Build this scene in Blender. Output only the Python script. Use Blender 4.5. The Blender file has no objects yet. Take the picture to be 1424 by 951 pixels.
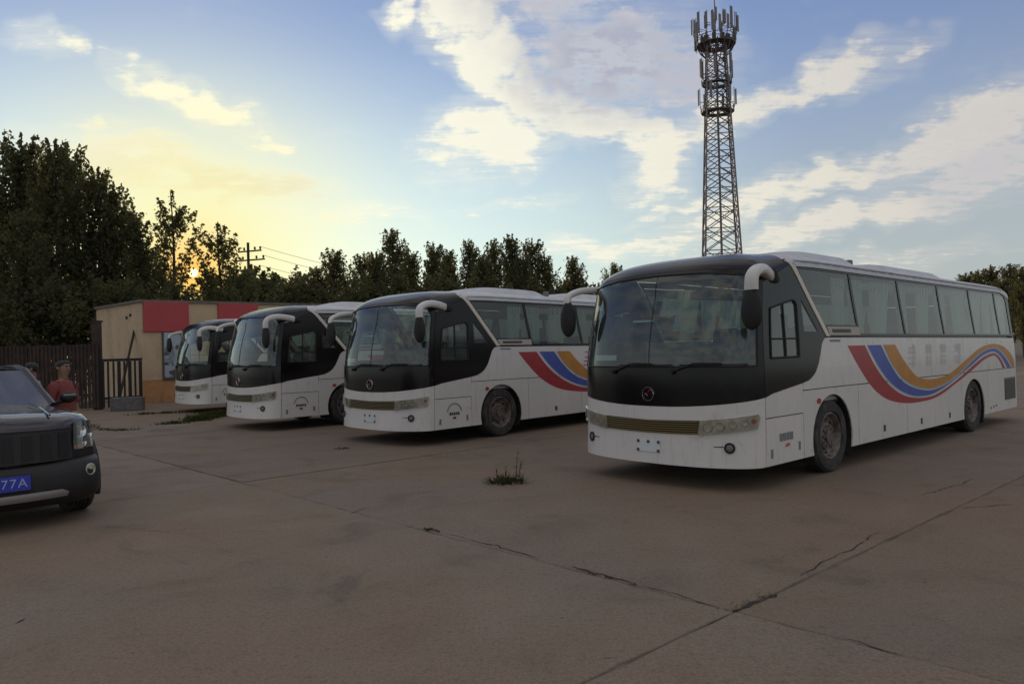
import bpy, bmesh, math, random, bisect
from mathutils import Vector, Matrix, geometry
R = math.radians
sc = bpy.context.scene
COL = sc.collection

# ------------------------------------------------------------------ camera
cam_d = bpy.data.cameras.new('camera'); cam = bpy.data.objects.new('camera', cam_d); COL.objects.link(cam)
cam_d.sensor_width = 36.0; cam_d.lens = 36.0 * 1071.644 / 1424.0
cam_d.clip_start = 0.1; cam_d.clip_end = 3000
cam.matrix_world = Matrix.Translation((0, 0, 1.7)) @ Matrix.Rotation(R(90 + 0.406), 4, 'X') @ Matrix.Rotation(R(-1.509), 4, 'Z')
sc.camera = cam
# ------------------------------------------------------------------ sky, sun, exposure
SUN_AZ, SUN_EL = -22.37, 5.7          # degrees right of +Y, above the horizon
sc.view_settings.view_transform = 'Standard'; sc.view_settings.look = 'None'
sc.view_settings.exposure = 0.0; sc.view_settings.gamma = 1.0
world = bpy.data.worlds.new('World'); sc.world = world; world.use_nodes = True
WN = world.node_tree; WN.nodes.clear()

class NT:
    """small helper for node trees"""
    def __init__(s, t): s.t = t
    def n(s, kind, **kw):
        nd = s.t.nodes.new(kind)
        for k, v in kw.items():
            if k == 'ins':
                for a, b in v.items():
                    if hasattr(b, 'is_linked') or isinstance(b, bpy.types.NodeSocket): s.t.links.new(b, nd.inputs[a])
                    else: nd.inputs[a].default_value = b
            else: setattr(nd, k, v)
        return nd
    def m(s, op, a, b=None, c=None, clamp=False):
        nd = s.t.nodes.new('ShaderNodeMath'); nd.operation = op; nd.use_clamp = clamp
        for i, v in enumerate((a, b, c)):
            if v is None: continue
            if isinstance(v, bpy.types.NodeSocket): s.t.links.new(v, nd.inputs[i])
            else: nd.inputs[i].default_value = v
        return nd.outputs[0]
    def mix(s, f, a, b, blend='MIX'):
        nd = s.t.nodes.new('ShaderNodeMix'); nd.data_type = 'RGBA'; nd.blend_type = blend
        for i, v in ((0, f), (6, a), (7, b)):
            if isinstance(v, bpy.types.NodeSocket): s.t.links.new(v, nd.inputs[i])
            else: nd.inputs[i].default_value = v if i == 0 else (*v, 1.0) if len(v) == 3 else v
        return nd.outputs[2]
    def mixv(s, f, a, b):
        nd = s.t.nodes.new('ShaderNodeMix'); nd.data_type = 'FLOAT'
        for i, v in ((0, f), (2, a), (3, b)):
            if isinstance(v, bpy.types.NodeSocket): s.t.links.new(v, nd.inputs[i])
            else: nd.inputs[i].default_value = v
        return nd.outputs[0]
    def ramp(s, f, lo, hi, a=0.0, b=1.0):
        nd = s.t.nodes.new('ShaderNodeMapRange'); nd.interpolation_type = 'SMOOTHSTEP'
        for i, v in ((0, f), (1, lo), (2, hi), (3, a), (4, b)):
            if isinstance(v, bpy.types.NodeSocket): s.t.links.new(v, nd.inputs[i])
            else: nd.inputs[i].default_value = v
        return nd.outputs[0]
    def noise(s, vec, scale, detail=4, rough=.55, dist=0.0):
        nd = s.n('ShaderNodeTexNoise', ins={'Scale': scale, 'Detail': detail, 'Roughness': rough, 'Distortion': dist})
        if vec is not None: s.t.links.new(vec, nd.inputs['Vector'])
        return nd.outputs['Fac']

def make_world():
    w = NT(WN)
    sky = w.n('ShaderNodeTexSky', sky_type='NISHITA', sun_disc=False)
    sky.sun_elevation = R(SUN_EL); sky.sun_rotation = R(SUN_AZ); sky.altitude = 0
    sky.air_density = SKY['air']; sky.dust_density = SKY['dust_haze']; sky.ozone_density = SKY['ozone']
    tc = w.n('ShaderNodeTexCoord'); gen = tc.outputs['Generated']
    sx = w.n('ShaderNodeSeparateXYZ', ins={0: gen})
    X, Y, Z = sx.outputs
    az = w.m('MULTIPLY', w.m('ARCTAN2', X, Y), 180 / math.pi)
    el = w.m('MULTIPLY', w.m('ARCSINE', Z), 180 / math.pi)
    # cloud-space noise: a cloud deck seen from below (direction / height)
    dz = w.m('ADD', w.m('MAXIMUM', Z, 0.0), 0.10)
    px = w.m('DIVIDE', X, dz); py = w.m('DIVIDE', Y, dz)
    cv = w.n('ShaderNodeCombineXYZ', ins={0: px, 1: py, 2: 0.0}).outputs[0]
    n1 = w.noise(cv, 2.2, 4, .62, .0)
    n2 = w.noise(cv, 7.5, 5, .65, .0)
    n3 = w.noise(gen, 22.0, 4, .6, .0)
    warp = w.n('ShaderNodeTexNoise', ins={'Vector': gen, 'Scale': 9.0, 'Detail': 3.0, 'Roughness': .6})
    ws = w.n('ShaderNodeSeparateColor', ins={0: warp.outputs['Color']})
    az_w = w.m('ADD', az, w.m('MULTIPLY', w.m('SUBTRACT', ws.outputs[0], .5), 9.0))
    el_w = w.m('ADD', el, w.m('MULTIPLY', w.m('SUBTRACT', ws.outputs[1], .5), 6.0))
    total = None; grey = None
    av = w.n('ShaderNodeCombineXYZ', ins={0: az_w, 1: el_w, 2: 0.0}).outputs[0]
    for (a0, e0, ra, re, ang, wt, g) in CLOUDS:
        mp = w.n('ShaderNodeMapping', vector_type='TEXTURE', ins={0: av, 1: (a0, e0, 0), 2: (0, 0, R(ang)), 3: (ra, re, 1)})
        d = w.n('ShaderNodeVectorMath', operation='LENGTH', ins={0: mp.outputs[0]}).outputs['Value']
        f = w.ramp(d, 1.6, .25, 0.0, wt)
        total = f if total is None else w.m('MAXIMUM', total, f)
        if g:
            gg = w.m('MULTIPLY', f, g); grey = gg if grey is None else w.m('MAXIMUM', grey, gg)
    # streaks drawn out along the wind
    stv = w.n('ShaderNodeMapping', vector_type='POINT', ins={0: cv, 2: (0, 0, R(-62)), 3: (2.6, 9.0, 1)}).outputs[0]
    n4 = w.noise(stv, 1.6, 5, .62)
    body = w.m('ADD', w.m('ADD', w.m('MULTIPLY', n2, .42), w.m('MULTIPLY', n3, .30)), w.m('MULTIPLY', n4, .28))
    bn = w.m('MULTIPLY', w.m('SUBTRACT', body, .5), 4.0)
    dens = w.ramp(w.m('ADD', total, bn), .34, 1.10)
    dens = w.m('MAXIMUM', dens, w.m('MULTIPLY', total, w.ramp(n4, .30, .70, .18, .62)))      # thin veil round the bright cores
    dens = w.m('MULTIPLY', dens, w.ramp(total, .02, .30))
    # the same kind of thin cloud over the rest of the sky
    thin = w.m('MULTIPLY', w.ramp(n1, .56, .86), .30)
    # out-of-view cloud overhead and behind, added to warm and fill the shade
    deck = w.m('MULTIPLY', w.ramp(el, 25.0, 40.0), w.ramp(n1, .36, .60))
    back = w.m('MULTIPLY', w.m('MULTIPLY', w.ramp(Y, .35, -.25), w.ramp(el, 3.0, 14.0)), w.ramp(n1, .38, .62))
    rest = w.m('MULTIPLY', w.m('MAXIMUM', deck, back), .9)
    dens = w.m('MINIMUM', w.m('ADD', w.m('MAXIMUM', dens, rest), thin), .97)
    # sun side of the sky: how near a direction is to the sun
    sd = (math.sin(R(SUN_AZ)) * math.cos(R(SUN_EL)), math.cos(R(SUN_AZ)) * math.cos(R(SUN_EL)), math.sin(R(SUN_EL)))
    dot = w.n('ShaderNodeVectorMath', operation='DOT_PRODUCT', ins={0: gen, 1: sd}).outputs['Value']
    near = w.ramp(dot, .55, .995)
    lit = w.mix(near, SKY['cloud_far'], SKY['cloud_near'])
    shade = w.m('MULTIPLY', grey, w.ramp(body, .34, .54), clamp=True)
    ccol = w.mix(shade, lit, SKY['cloud_grey'])
    skyc = w.mix(1.0, sky.outputs[0], SKY['tint'], 'MULTIPLY')
    skyc = w.mix(1.0, skyc, SKY['veil_col'], 'ADD')     # thin high veil that pales the whole sky
    # pale ground haze low in the sky, brighter towards the sun
    hz = w.mix(w.ramp(dot, .70, .99), SKY['haze_far'], SKY['haze_near'])
    skyc = w.mix(w.m('MULTIPLY', w.ramp(el, 25.0, 3.0), SKY['haze']), skyc, hz)
    col = w.mix(dens, skyc, ccol)
    # the sun itself and the bright air right round it
    glow = w.m('POWER', w.m('MAXIMUM', dot, 0.0), 62.0)
    col = w.mix(w.m('MULTIPLY', glow, .85), col, SKY['glow'])
    glow2 = w.m('POWER', w.m('MAXIMUM', dot, 0.0), 1100.0)
    col = w.mix(w.m('MULTIPLY', glow2, .9, clamp=True), col, SKY['glow2'])
    disc = w.ramp(dot, math.cos(R(.33)), math.cos(R(.20)))
    col = w.mix(disc, col, SKY['disc'])
    bg = w.n('ShaderNodeBackground', ins={'Color': col, 'Strength': .10})
    out = w.n('ShaderNodeOutputWorld'); WN.links.new(bg.outputs[0], out.inputs[0])

SKY = dict(air=1.0, dust_haze=.55, ozone=2.4, tint=(.74, .96, 1.22), veil_col=(1.35, 1.42, 2.2), haze=.75, haze_far=(4.9, 5.2, 4.9), haze_near=(8.9, 10.4, 9.0),
           cloud_near=(10.4, 10.1, 8.2), cloud_far=(7.2, 6.7, 5.9), cloud_grey=(4.3, 4.45, 5.5),
           glow=(9.9, 8.9, 3.5), glow2=(12, 6.2, 1.1), disc=(60, 40, 14))
# (azimuth, elevation, half width, half height, tilt, weight, greyness) in degrees
CLOUDS = [(-3.2, 23.4, 3.0, 3.4, -25, 1.1, .0), (-1.2, 20.3, 4.0, 2.6, -38, 1.15, .1), (2.2, 18.2, 4.2, 2.0, -25, 1.15, .1), (6.0, 16.9, 4.8, 1.9, -14, 1.1, .0), (9.8, 15.6, 4.0, 1.8, -25, 1.05, .1), (10.8, 13.0, 2.8, 2.4, -55, 1.05, .1),
          (8.0, 20.4, 8.0, 4.2, -8, 1.0, 1.0), (3.5, 24.5, 7.0, 2.6, 0, .95, .9), (13.5, 18.8, 3.4, 2.4, 0, .85, 1.0),
          (-1.0, 15.3, 5.0, 2.9, 4, 1.2, .1), (-7.4, 23.8, 1.6, 2.0, -35, 1.0, 0), (-22.8, 17.3, 5.2, 1.35, -15, 1.1, 0),
          (-17.8, 14.9, 1.2, .6, -10, .9, 0), (-25.5, 13.2, 5.5, 1.7, -8, 1.1, .25), (-19.0, 11.6, 6.5, 1.5, -4, 1.0, .35),
          (21.5, 17.0, 7.0, 1.5, 13, .98, .25), (15.5, 15.6, 3.6, 1.7, 8, .95, .2), (27.0, 18.4, 3.0, 1.0, 14, .7, .3),
          (20.0, 10.4, 9.5, 1.3, 15, 1.1, .1), (30.0, 13.0, 7.0, 1.9, 17, 1.1, .3), (24.0, 8.2, 11.0, 1.15, 12, 1.05, .15), (32.0, 10.6, 6.0, 2.2, 12, 1.0, .5),
          (8.5, 7.2, 7.5, .9, 5, .9, .1), (13.8, 10.2, 4.5, .6, 12, .8, 0), (-31.8, 19.4, 2.4, .8, 0, .6, 0),
          (-11.0, 9.4, 6.0, 1.0, 4, .75, 0), (24, 4.8, 9, 1.0, 6, .65, .3), (2, 10.5, 5, .7, 6, .5, .1)]
make_world()
world.cycles.sampling_method = 'MANUAL'; world.cycles.sample_map_resolution = 256
sun_d = bpy.data.lights.new('sun', 'SUN'); sun_d.energy = 2.0; sun_d.angle = R(.6); sun_d.color = (1.0, .78, .48)
sun = bpy.data.objects.new('sun', sun_d); COL.objects.link(sun)
_sd = Vector((math.sin(R(SUN_AZ)) * math.cos(R(SUN_EL)), math.cos(R(SUN_AZ)) * math.cos(R(SUN_EL)), math.sin(R(SUN_EL))))
sun.rotation_euler = _sd.to_track_quat('Z', 'Y').to_euler(); sun.location = (0, 0, 60)

cy = sc.cycles; cy.max_bounces = 6; cy.diffuse_bounces = 2; cy.glossy_bounces = 3; cy.transmission_bounces = 3; cy.transparent_max_bounces = 12
# ------------------------------------------------------------------ materials
def mat(name, col, rough=.6, metal=0.0, var=0.0, vscale=6.0, bump=0.0, bscale=40.0, coat=0.0, dirt=None, spec=.5, rand=0.0):
    """plain surface with optional colour variation, grime and fine relief"""
    m = bpy.data.materials.new(name); m.use_nodes = True
    t = NT(m.node_tree); b = m.node_tree.nodes['Principled BSDF']
    b.inputs['Roughness'].default_value = rough; b.inputs['Metallic'].default_value = metal
    b.inputs['Coat Weight'].default_value = coat; b.inputs['Specular IOR Level'].default_value = spec
    c = None
    tc = t.n('ShaderNodeTexCoord').outputs['Object']
    if var or rand:
        f = t.noise(tc, vscale, 6, .6)
        k = t.ramp(f, .3, .7, 1 - var, 1 + var)
        if rand:
            oi = t.n('ShaderNodeObjectInfo').outputs['Random']
            k = t.m('MULTIPLY', k, t.ramp(oi, 0, 1, 1 - rand, 1 + rand))
        c = t.n('ShaderNodeVectorMath', operation='SCALE', ins={0: col, 3: k}).outputs[0]
    if dirt:
        f2 = t.ramp(t.noise(tc, dirt[1], 7, .65, .3), dirt[2], dirt[3])
        c = t.mix(t.m('MULTIPLY', f2, dirt[4]), c if c is not None else col, dirt[0])
    if c is not None: m.node_tree.links.new(c, b.inputs['Base Color'])
    else: b.inputs['Base Color'].default_value = (*col, 1)
    if bump:
        bp = t.n('ShaderNodeBump', ins={'Strength': bump, 'Distance': .02, 'Height': t.noise(tc, bscale, 6, .6)})
        m.node_tree.links.new(bp.outputs[0], b.inputs['Normal'])
    return m
def glass(name, tint, refl=1.0, rough=.02, film=1.0, fcol=(.55, .55, .52)):
    m = bpy.data.materials.new(name); m.use_nodes = True; nt = m.node_tree; nt.nodes.clear(); t = NT(nt)
    tr = t.n('ShaderNodeBsdfTransparent', ins={'Color': (*tint, 1)})
    gl = t.n('ShaderNodeBsdfGlossy', ins={'Color': (1, 1, 1, 1), 'Roughness': rough})
    fr = t.n('ShaderNodeFresnel', ins={'IOR': 1.52}).outputs[0]
    dust_haze = t.n('ShaderNodeBsdfDiffuse', ins={'Color': (*fcol, 1)})
    tc = t.n('ShaderNodeTexCoord').outputs['Object']
    s1 = t.n('ShaderNodeMixShader', ins={0: t.m('MULTIPLY', fr, refl * 1.6, clamp=True)})
    nt.links.new(tr.outputs[0], s1.inputs[1]); nt.links.new(gl.outputs[0], s1.inputs[2])
    s2 = t.n('ShaderNodeMixShader', ins={0: t.ramp(t.noise(tc, 2.5, 6, .6), .3, .8, .02 * film, .09 * film)})
    nt.links.new(s1.outputs[0], s2.inputs[1]); nt.links.new(dust_haze.outputs[0], s2.inputs[2])
    o = t.n('ShaderNodeOutputMaterial'); nt.links.new(s2.outputs[0], o.inputs[0])
    return m
M = dict(
    white=None,
    cove=mat('roof_rail_paint', (.58, .57, .58), .4, dirt=((.35, .33, .30), 3, .45, .8, .4)),
    roof=mat('roof_paint', (.62, .62, .63), .5, dirt=((.35, .32, .27), 3, .4, .75, .6)),
    black=mat('gloss_black_paint', (.0075, .006, .006), .20, coat=.0, spec=.35, dirt=((.05, .042, .038), 2.5, .5, .85, .3)),
    mblack=mat('matt_black_rubber', (.014, .013, .013), .7),
    under=mat('underbody_black', (.02, .018, .016), .9),
    glassf=glass('windscreen_glass', (.74, .86, .80), .95, film=1.9, fcol=(.44, .56, .50)),  # film holds dust plus a painted greenish haze for sky reflections
    glasss=glass('tinted_side_glass', (.76, .87, .80), .8),
    glassd=glass('driver_window_glass', (.80, .84, .78), 1.0),
    strip=mat('pillar_strip_cream', (.66, .60, .50), .4),
    red=mat('stripe_red', (.36, .028, .032), .4, var=.1), blue=mat('stripe_blue', (.055, .085, .36), .4, var=.1), orange=mat('stripe_orange', (.50, .21, .025), .4, var=.1),
    cyan=mat('stripe_keyline', (.34, .46, .50), .4),
    ghost=mat('faded_lettering', (.55, .505, .485), .5), pink=mat('pink_lettering', (.50, .16, .20), .5),
    brass=mat('grille_brass', (.14, .105, .035), .45, metal=.5), brassd=mat('grille_backing', (.035, .028, .012), .7),
    lampbody=mat('lamp_reflector', (.56, .53, .43), .35, metal=.3, var=.25, vscale=14), chrome=mat('chrome', (.65, .65, .65), .12, metal=1.0),
    clear=glass('lamp_lens_glass', (.93, .93, .90), 1.3, .05), amber=mat('amber_lens', (.55, .10, .03), .25, coat=.5), redl=mat('red_lens', (.40, .03, .02), .25, coat=.5),
    grey=mat('grey_print', (.20, .20, .20), .5), lock=mat('dark_latch', (.06, .055, .055), .5),
    rubber=mat('tyre_rubber', (.028, .026, .025), .85, dirt=((.12, .10, .085), 5, .4, .7, .6), bump=.3), rim=mat('wheel_steel', (.20, .165, .145), .5, metal=.4, dirt=((.07, .05, .04), 8, .42, .62, .8)),
    nut=mat('wheel_nut_steel', (.20, .18, .17), .5, metal=.6),
    seat=mat('seat_fabric', (.045, .045, .055), .9, var=.2), liner=mat('cabin_lining', (.30, .29, .27), .8), dash=mat('dashboard_plastic', (.05, .05, .05), .6),
     beige=mat('sign_box_beige', (.46, .41, .35), .6), bluelab=mat('cyan_sticker', (.14, .42, .55), .5), paper=mat('paper', (.62, .66, .66), .7),
    curtain=None,
    ac=mat('aircon_cover', (.55, .55, .56), .5, dirt=((.33, .31, .28), 4, .4, .75, .5)), vent=mat('vent_grey', (.16, .155, .15), .6),
)

def curtain_mat():
    m = bpy.data.materials.new('curtain_cloth'); m.use_nodes = True; nt = m.node_tree; nt.nodes.clear(); t = NT(nt)
    d = t.n('ShaderNodeBsdfDiffuse', ins={'Color': (.70, .80, .74, 1)}); tl = t.n('ShaderNodeBsdfTranslucent', ins={'Color': (.70, .80, .70, 1)})
    s1 = t.n('ShaderNodeMixShader', ins={0: .45}); nt.links.new(d.outputs[0], s1.inputs[1]); nt.links.new(tl.outputs[0], s1.inputs[2])
    o = t.n('ShaderNodeOutputMaterial'); nt.links.new(s1.outputs[0], o.inputs[0]); return m
M['curtain'] = curtain_mat()
def coach_white():
    m = bpy.data.materials.new('coach_white_paint'); m.use_nodes = True; t = NT(m.node_tree); b = m.node_tree.nodes['Principled BSDF']
    tc = t.n('ShaderNodeTexCoord').outputs['Object']; oi = t.n('ShaderNodeObjectInfo').outputs['Random']
    v = t.n('ShaderNodeVectorMath', operation='ADD', ins={0: tc, 1: t.n('ShaderNodeCombineXYZ', ins={0: t.m('MULTIPLY', oi, 40.0), 1: 0.0, 2: 0.0}).outputs[0]}).outputs[0]
    c = t.mix(t.ramp(t.noise(v, .8, 4, .55), .3, .7), (.70, .662, .612), (.64, .608, .565))
    st = t.noise(t.n('ShaderNodeMapping', ins={0: v, 3: (9.0, 9.0, .9)}).outputs[0], 1.6, 5, .65)       # run-off streaks
    c = t.mix(t.m('MULTIPLY', t.ramp(st, .52, .78), .40), c, (.36, .31, .25))
    sp = t.noise(v, 5.5, 7, .72, .6)                                                                      # splashed mud and scuffs
    c = t.mix(t.m('MULTIPLY', t.ramp(sp, .56, .76), .55), c, (.30, .25, .20))
    m.node_tree.links.new(c, b.inputs['Base Color'])
    m.node_tree.links.new(t.ramp(st, .3, .8, .30, .55), b.inputs['Roughness']); b.inputs['Coat Weight'].default_value = .2
    bp = t.n('ShaderNodeBump', ins={'Strength': .25, 'Distance': .03, 'Height': t.noise(v, 2.2, 2, .4)}); m.node_tree.links.new(bp.outputs[0], b.inputs['Normal'])
    return m
M['white'] = coach_white()

# ------------------------------------------------------------------ mesh helpers
class MB:
    def __init__(s): s.v = []; s.f = []
    def add(s, vs, fs):
        o = len(s.v); s.v += [tuple(v) for v in vs]; s.f += [tuple(i + o for i in f) for f in fs]
    def box(s, c, d, rot=None):
        x, y, z = (k / 2 for k in d); vs = [Vector((a * x, b * y, e * z)) for a in (-1, 1) for b in (-1, 1) for e in (-1, 1)]
        if rot is not None: vs = [rot @ v for v in vs]
        s.add([v + Vector(c) for v in vs], [(0, 1, 3, 2), (4, 6, 7, 5), (0, 4, 5, 1), (2, 3, 7, 6), (0, 2, 6, 4), (1, 5, 7, 3)]); return s
    def rbox(s, c, d, bev, rot=None, seg=2):
        bm = bmesh.new(); bmesh.ops.create_cube(bm, size=1.0)
        bmesh.ops.scale(bm, vec=d, verts=bm.verts)
        bmesh.ops.bevel(bm, geom=list(bm.edges), offset=bev, segments=seg, affect='EDGES', profile=.5)
        bm.verts.index_update(); vs = [v.co.copy() for v in bm.verts]; fs = [[v.index for v in f.verts] for f in bm.faces]; bm.free()
        if rot is not None: vs = [rot @ v for v in vs]
        s.add([v + Vector(c) for v in vs], fs); return s
    def tube(s, pts, rad, n=8, cap=True):
        pts = [Vector(p) for p in pts]; k = len(pts)
        rad = rad if isinstance(rad, (list, tuple)) else [rad] * k
        rings = []; up = None
        for i, p in enumerate(pts):
            t = (pts[min(i + 1, k - 1)] - pts[max(i - 1, 0)]).normalized()
            if up is None: up = Vector((0, 0, 1)) if abs(t.z) < .9 else Vector((1, 0, 0))
            a = t.cross(up).normalized(); b = a.cross(t).normalized(); up = b
            rings.append([p + (a * math.cos(2 * math.pi * j / n) + b * math.sin(2 * math.pi * j / n)) * rad[i] for j in range(n)])
        vs = [v for r in rings for v in r]; fs = []
        for i in range(k - 1):
            for j in range(n): fs.append((i * n + j, i * n + (j + 1) % n, (i + 1) * n + (j + 1) % n, (i + 1) * n + j))
        if cap: fs += [tuple(reversed(range(n))), tuple((k - 1) * n + j for j in range(n))]
        s.add(vs, fs); return s
    def lathe(s, prof, mtx, n=28, close=False):
        """prof: (r, axial) list turned round local Z of mtx"""
        k = len(prof); vs = [mtx @ Vector((r * math.cos(2 * math.pi * j / n), r * math.sin(2 * math.pi * j / n), a)) for r, a in prof for j in range(n)]
        fs = []
        for i in range(k if close else k - 1):
            i2 = (i + 1) % k
            for j in range(n): fs.append((i * n + j, i * n + (j + 1) % n, i2 * n + (j + 1) % n, i2 * n + j))
        s.add(vs, fs); return s
    def quad(s, a, b, c, d): s.add([a, b, c, d], [(0, 1, 2, 3)]); return s
    def sheet(s, poly, z0, z1):
        n = len(poly); s.add([(x, y, z0) for x, y in poly] + [(x, y, z1) for x, y in poly],
              [tuple(range(n, 2 * n)), tuple(reversed(range(n)))] + [(i, (i + 1) % n, n + (i + 1) % n, n + i) for i in range(n)]); return s
    def build(s, name, m, parent=None, smooth=None, loc=None):
        me = bpy.data.meshes.new(name); me.from_pydata(s.v, [], s.f)
        if m is not None: me.materials.append(m)
        if smooth:
            me.shade_smooth(); me.set_sharp_from_angle(angle=R(smooth))
        me.update()
        o = bpy.data.objects.new(name, me); COL.objects.link(o)
        if parent is not None: o.parent = parent
        if loc is not None: o.location = loc
        return o
def empty(name, loc=(0, 0, 0), rz=0.0):
    o = bpy.data.objects.new(name, None); COL.objects.link(o); o.location = loc; o.rotation_euler = (0, 0, rz); o.empty_display_size = .3; return o
def tag(o, label=None, cat=None, group=None, kind=None):
    if label: o['label'] = label
    if cat: o['category'] = cat
    if group: o['group'] = group
    if kind: o['kind'] = kind
    return o
def kids(o): return [c for c in bpy.data.objects if c.parent == o]
def copy_tree(o, parent=None, cmap=None):
    c = o.copy(); COL.objects.link(c); c.parent = parent
    for ch in cmap.get(o.name, []): copy_tree(ch, c, cmap)
    return c
def child_map():
    d = {}
    for o in bpy.data.objects:
        if o.parent: d.setdefault(o.parent.name, []).append(o)
    return d
def spline(pts, k=6):
    out = []
    n = len(pts); P = [Vector(p) for p in pts]
    for i in range(n - 1):
        p0, p1, p2, p3 = P[max(i - 1, 0)], P[i], P[i + 1], P[min(i + 2, n - 1)]
        for j in range(k):
            t = j / k
            out.append(.5 * ((2 * p1) + (p2 - p0) * t + (2 * p0 - 5 * p1 + 4 * p2 - p3) * t * t + (3 * p1 - p0 - 3 * p2 + p3) * t ** 3))
    out.append(P[-1]); return out

# ------------------------------------------------------------------ coach skin as a surface (s along the outline from the nose, h up)
HB=1.3; A_F=.43; A_R=.30; LEN=10.45; ZB=.276; ZS=2.62; RISE=.20
def _front(y): return A_F*(1-(max(0,1-abs(y/HB)**2.6))**.5)
def _rear(y): return A_R*(1-(max(0,1-abs(y/HB)**4))**.5)
def _outline():
    pts=[]
    N=400
    for i in range(N+1):
        # denser near the corner
        y=HB*(1-(1-i/N)**2.2); pts.append((_front(y),y))
    x=A_F
    n=200
    for i in range(1,n): pts.append((A_F+(LEN-A_R-A_F)*i/n,HB))
    for i in range(N+1):
        y=HB*(1-(i/N)**2.2); pts.append((LEN-_rear(y),y))
    S=[0]
    for i in range(1,len(pts)): S.append(S[-1]+math.dist(pts[i-1],pts[i]))
    return pts,S
_P,_S=_outline()
SSEAM=_S[400]; STOT=_S[-1]
def plan(s):
    a=abs(s); a=min(a,STOT)
    i=min(max(bisect.bisect_left(_S,a),1),len(_S)-1)
    d=_S[i]-_S[i-1]; t=(a-_S[i-1])/d if d>1e-12 else 0
    x=_P[i-1][0]+t*(_P[i][0]-_P[i-1][0]); y=_P[i-1][1]+t*(_P[i][1]-_P[i-1][1])
    return x,(y if s>=0 else -y)
def sst(a,b,x):
    t=min(1,max(0,(x-a)/(b-a))); return t*t*(3-2*t)
def surf(s,h):
    """point of the coach skin: s along the outline from the nose, h height (above ZS: over the roof)"""
    x,y=plan(s)
    zs=2.28+(ZS-2.28)*sst(.2,1.5,x)
    zs=zs-(.16)*sst(LEN-.9,LEN,x)
    hs=min(h,ZS)
    z=hs if hs<1.8 else 1.8+(hs-1.8)/(ZS-1.8)*(zs-1.8)
    k=.09*sst(1.15,2.75,z)
    y*=1-k/HB
    rk=.05*max(0,1.15-z)**2*-1+.30*max(0,(z-1.15)/1.4)**2
    if x<1.3: x=x+rk*(1-x/1.3)
    rr=.14*max(0,(z-1.0)/1.6)**2
    if x>LEN-1: x=x-rr*(x-LEN+1)
    if h>ZS:
        ph=min(1,h-ZS)*math.pi/2
        n=math.cos(ph)**.62; zz=zs+(ZS+RISE-zs)*math.sin(ph)**.75
        sx=min(max(x,1.7),LEN-1.2)
        x=sx+n*(x-sx); y=n*y; z=zz
    z-=.008*max(0,x-2)*z/1.7
    return (x,-y,z)   # visible (driver) side is local -y ; s>0 -> -y

def sfr(s, h, off=0.0):
    e = 2e-3; p = Vector(surf(s, h)); a = (Vector(surf(s + e, h)) - Vector(surf(s - e, h))).normalized(); b = (Vector(surf(s, h + e)) - Vector(surf(s, h - e)))
    if b.length < 1e-9: b = Vector((0, 0, 1))
    n = a.cross(b).normalized(); b = n.cross(a).normalized()
    if s >= 0 or True: pass
    return p + n * off, n, a, b
def inside(p, poly):
    x, y = p; c = False; j = len(poly) - 1
    for i in range(len(poly)):
        xi, yi = poly[i]; xj, yj = poly[j]
        if (yi > y) != (yj > y) and x < (xj - xi) * (y - yi) / (yj - yi) + xi: c = not c
        j = i
    return c
def dens_poly(poly, ms, mh):
    out = []
    for i in range(len(poly)):
        a, b = poly[i], poly[(i + 1) % len(poly)]
        k = max(1, math.ceil(max(abs(b[0] - a[0]) / ms, abs(b[1] - a[1]) / mh)))
        out += [(a[0] + (b[0] - a[0]) * j / k, a[1] + (b[1] - a[1]) * j / k) for j in range(k)]
    return out
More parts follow.
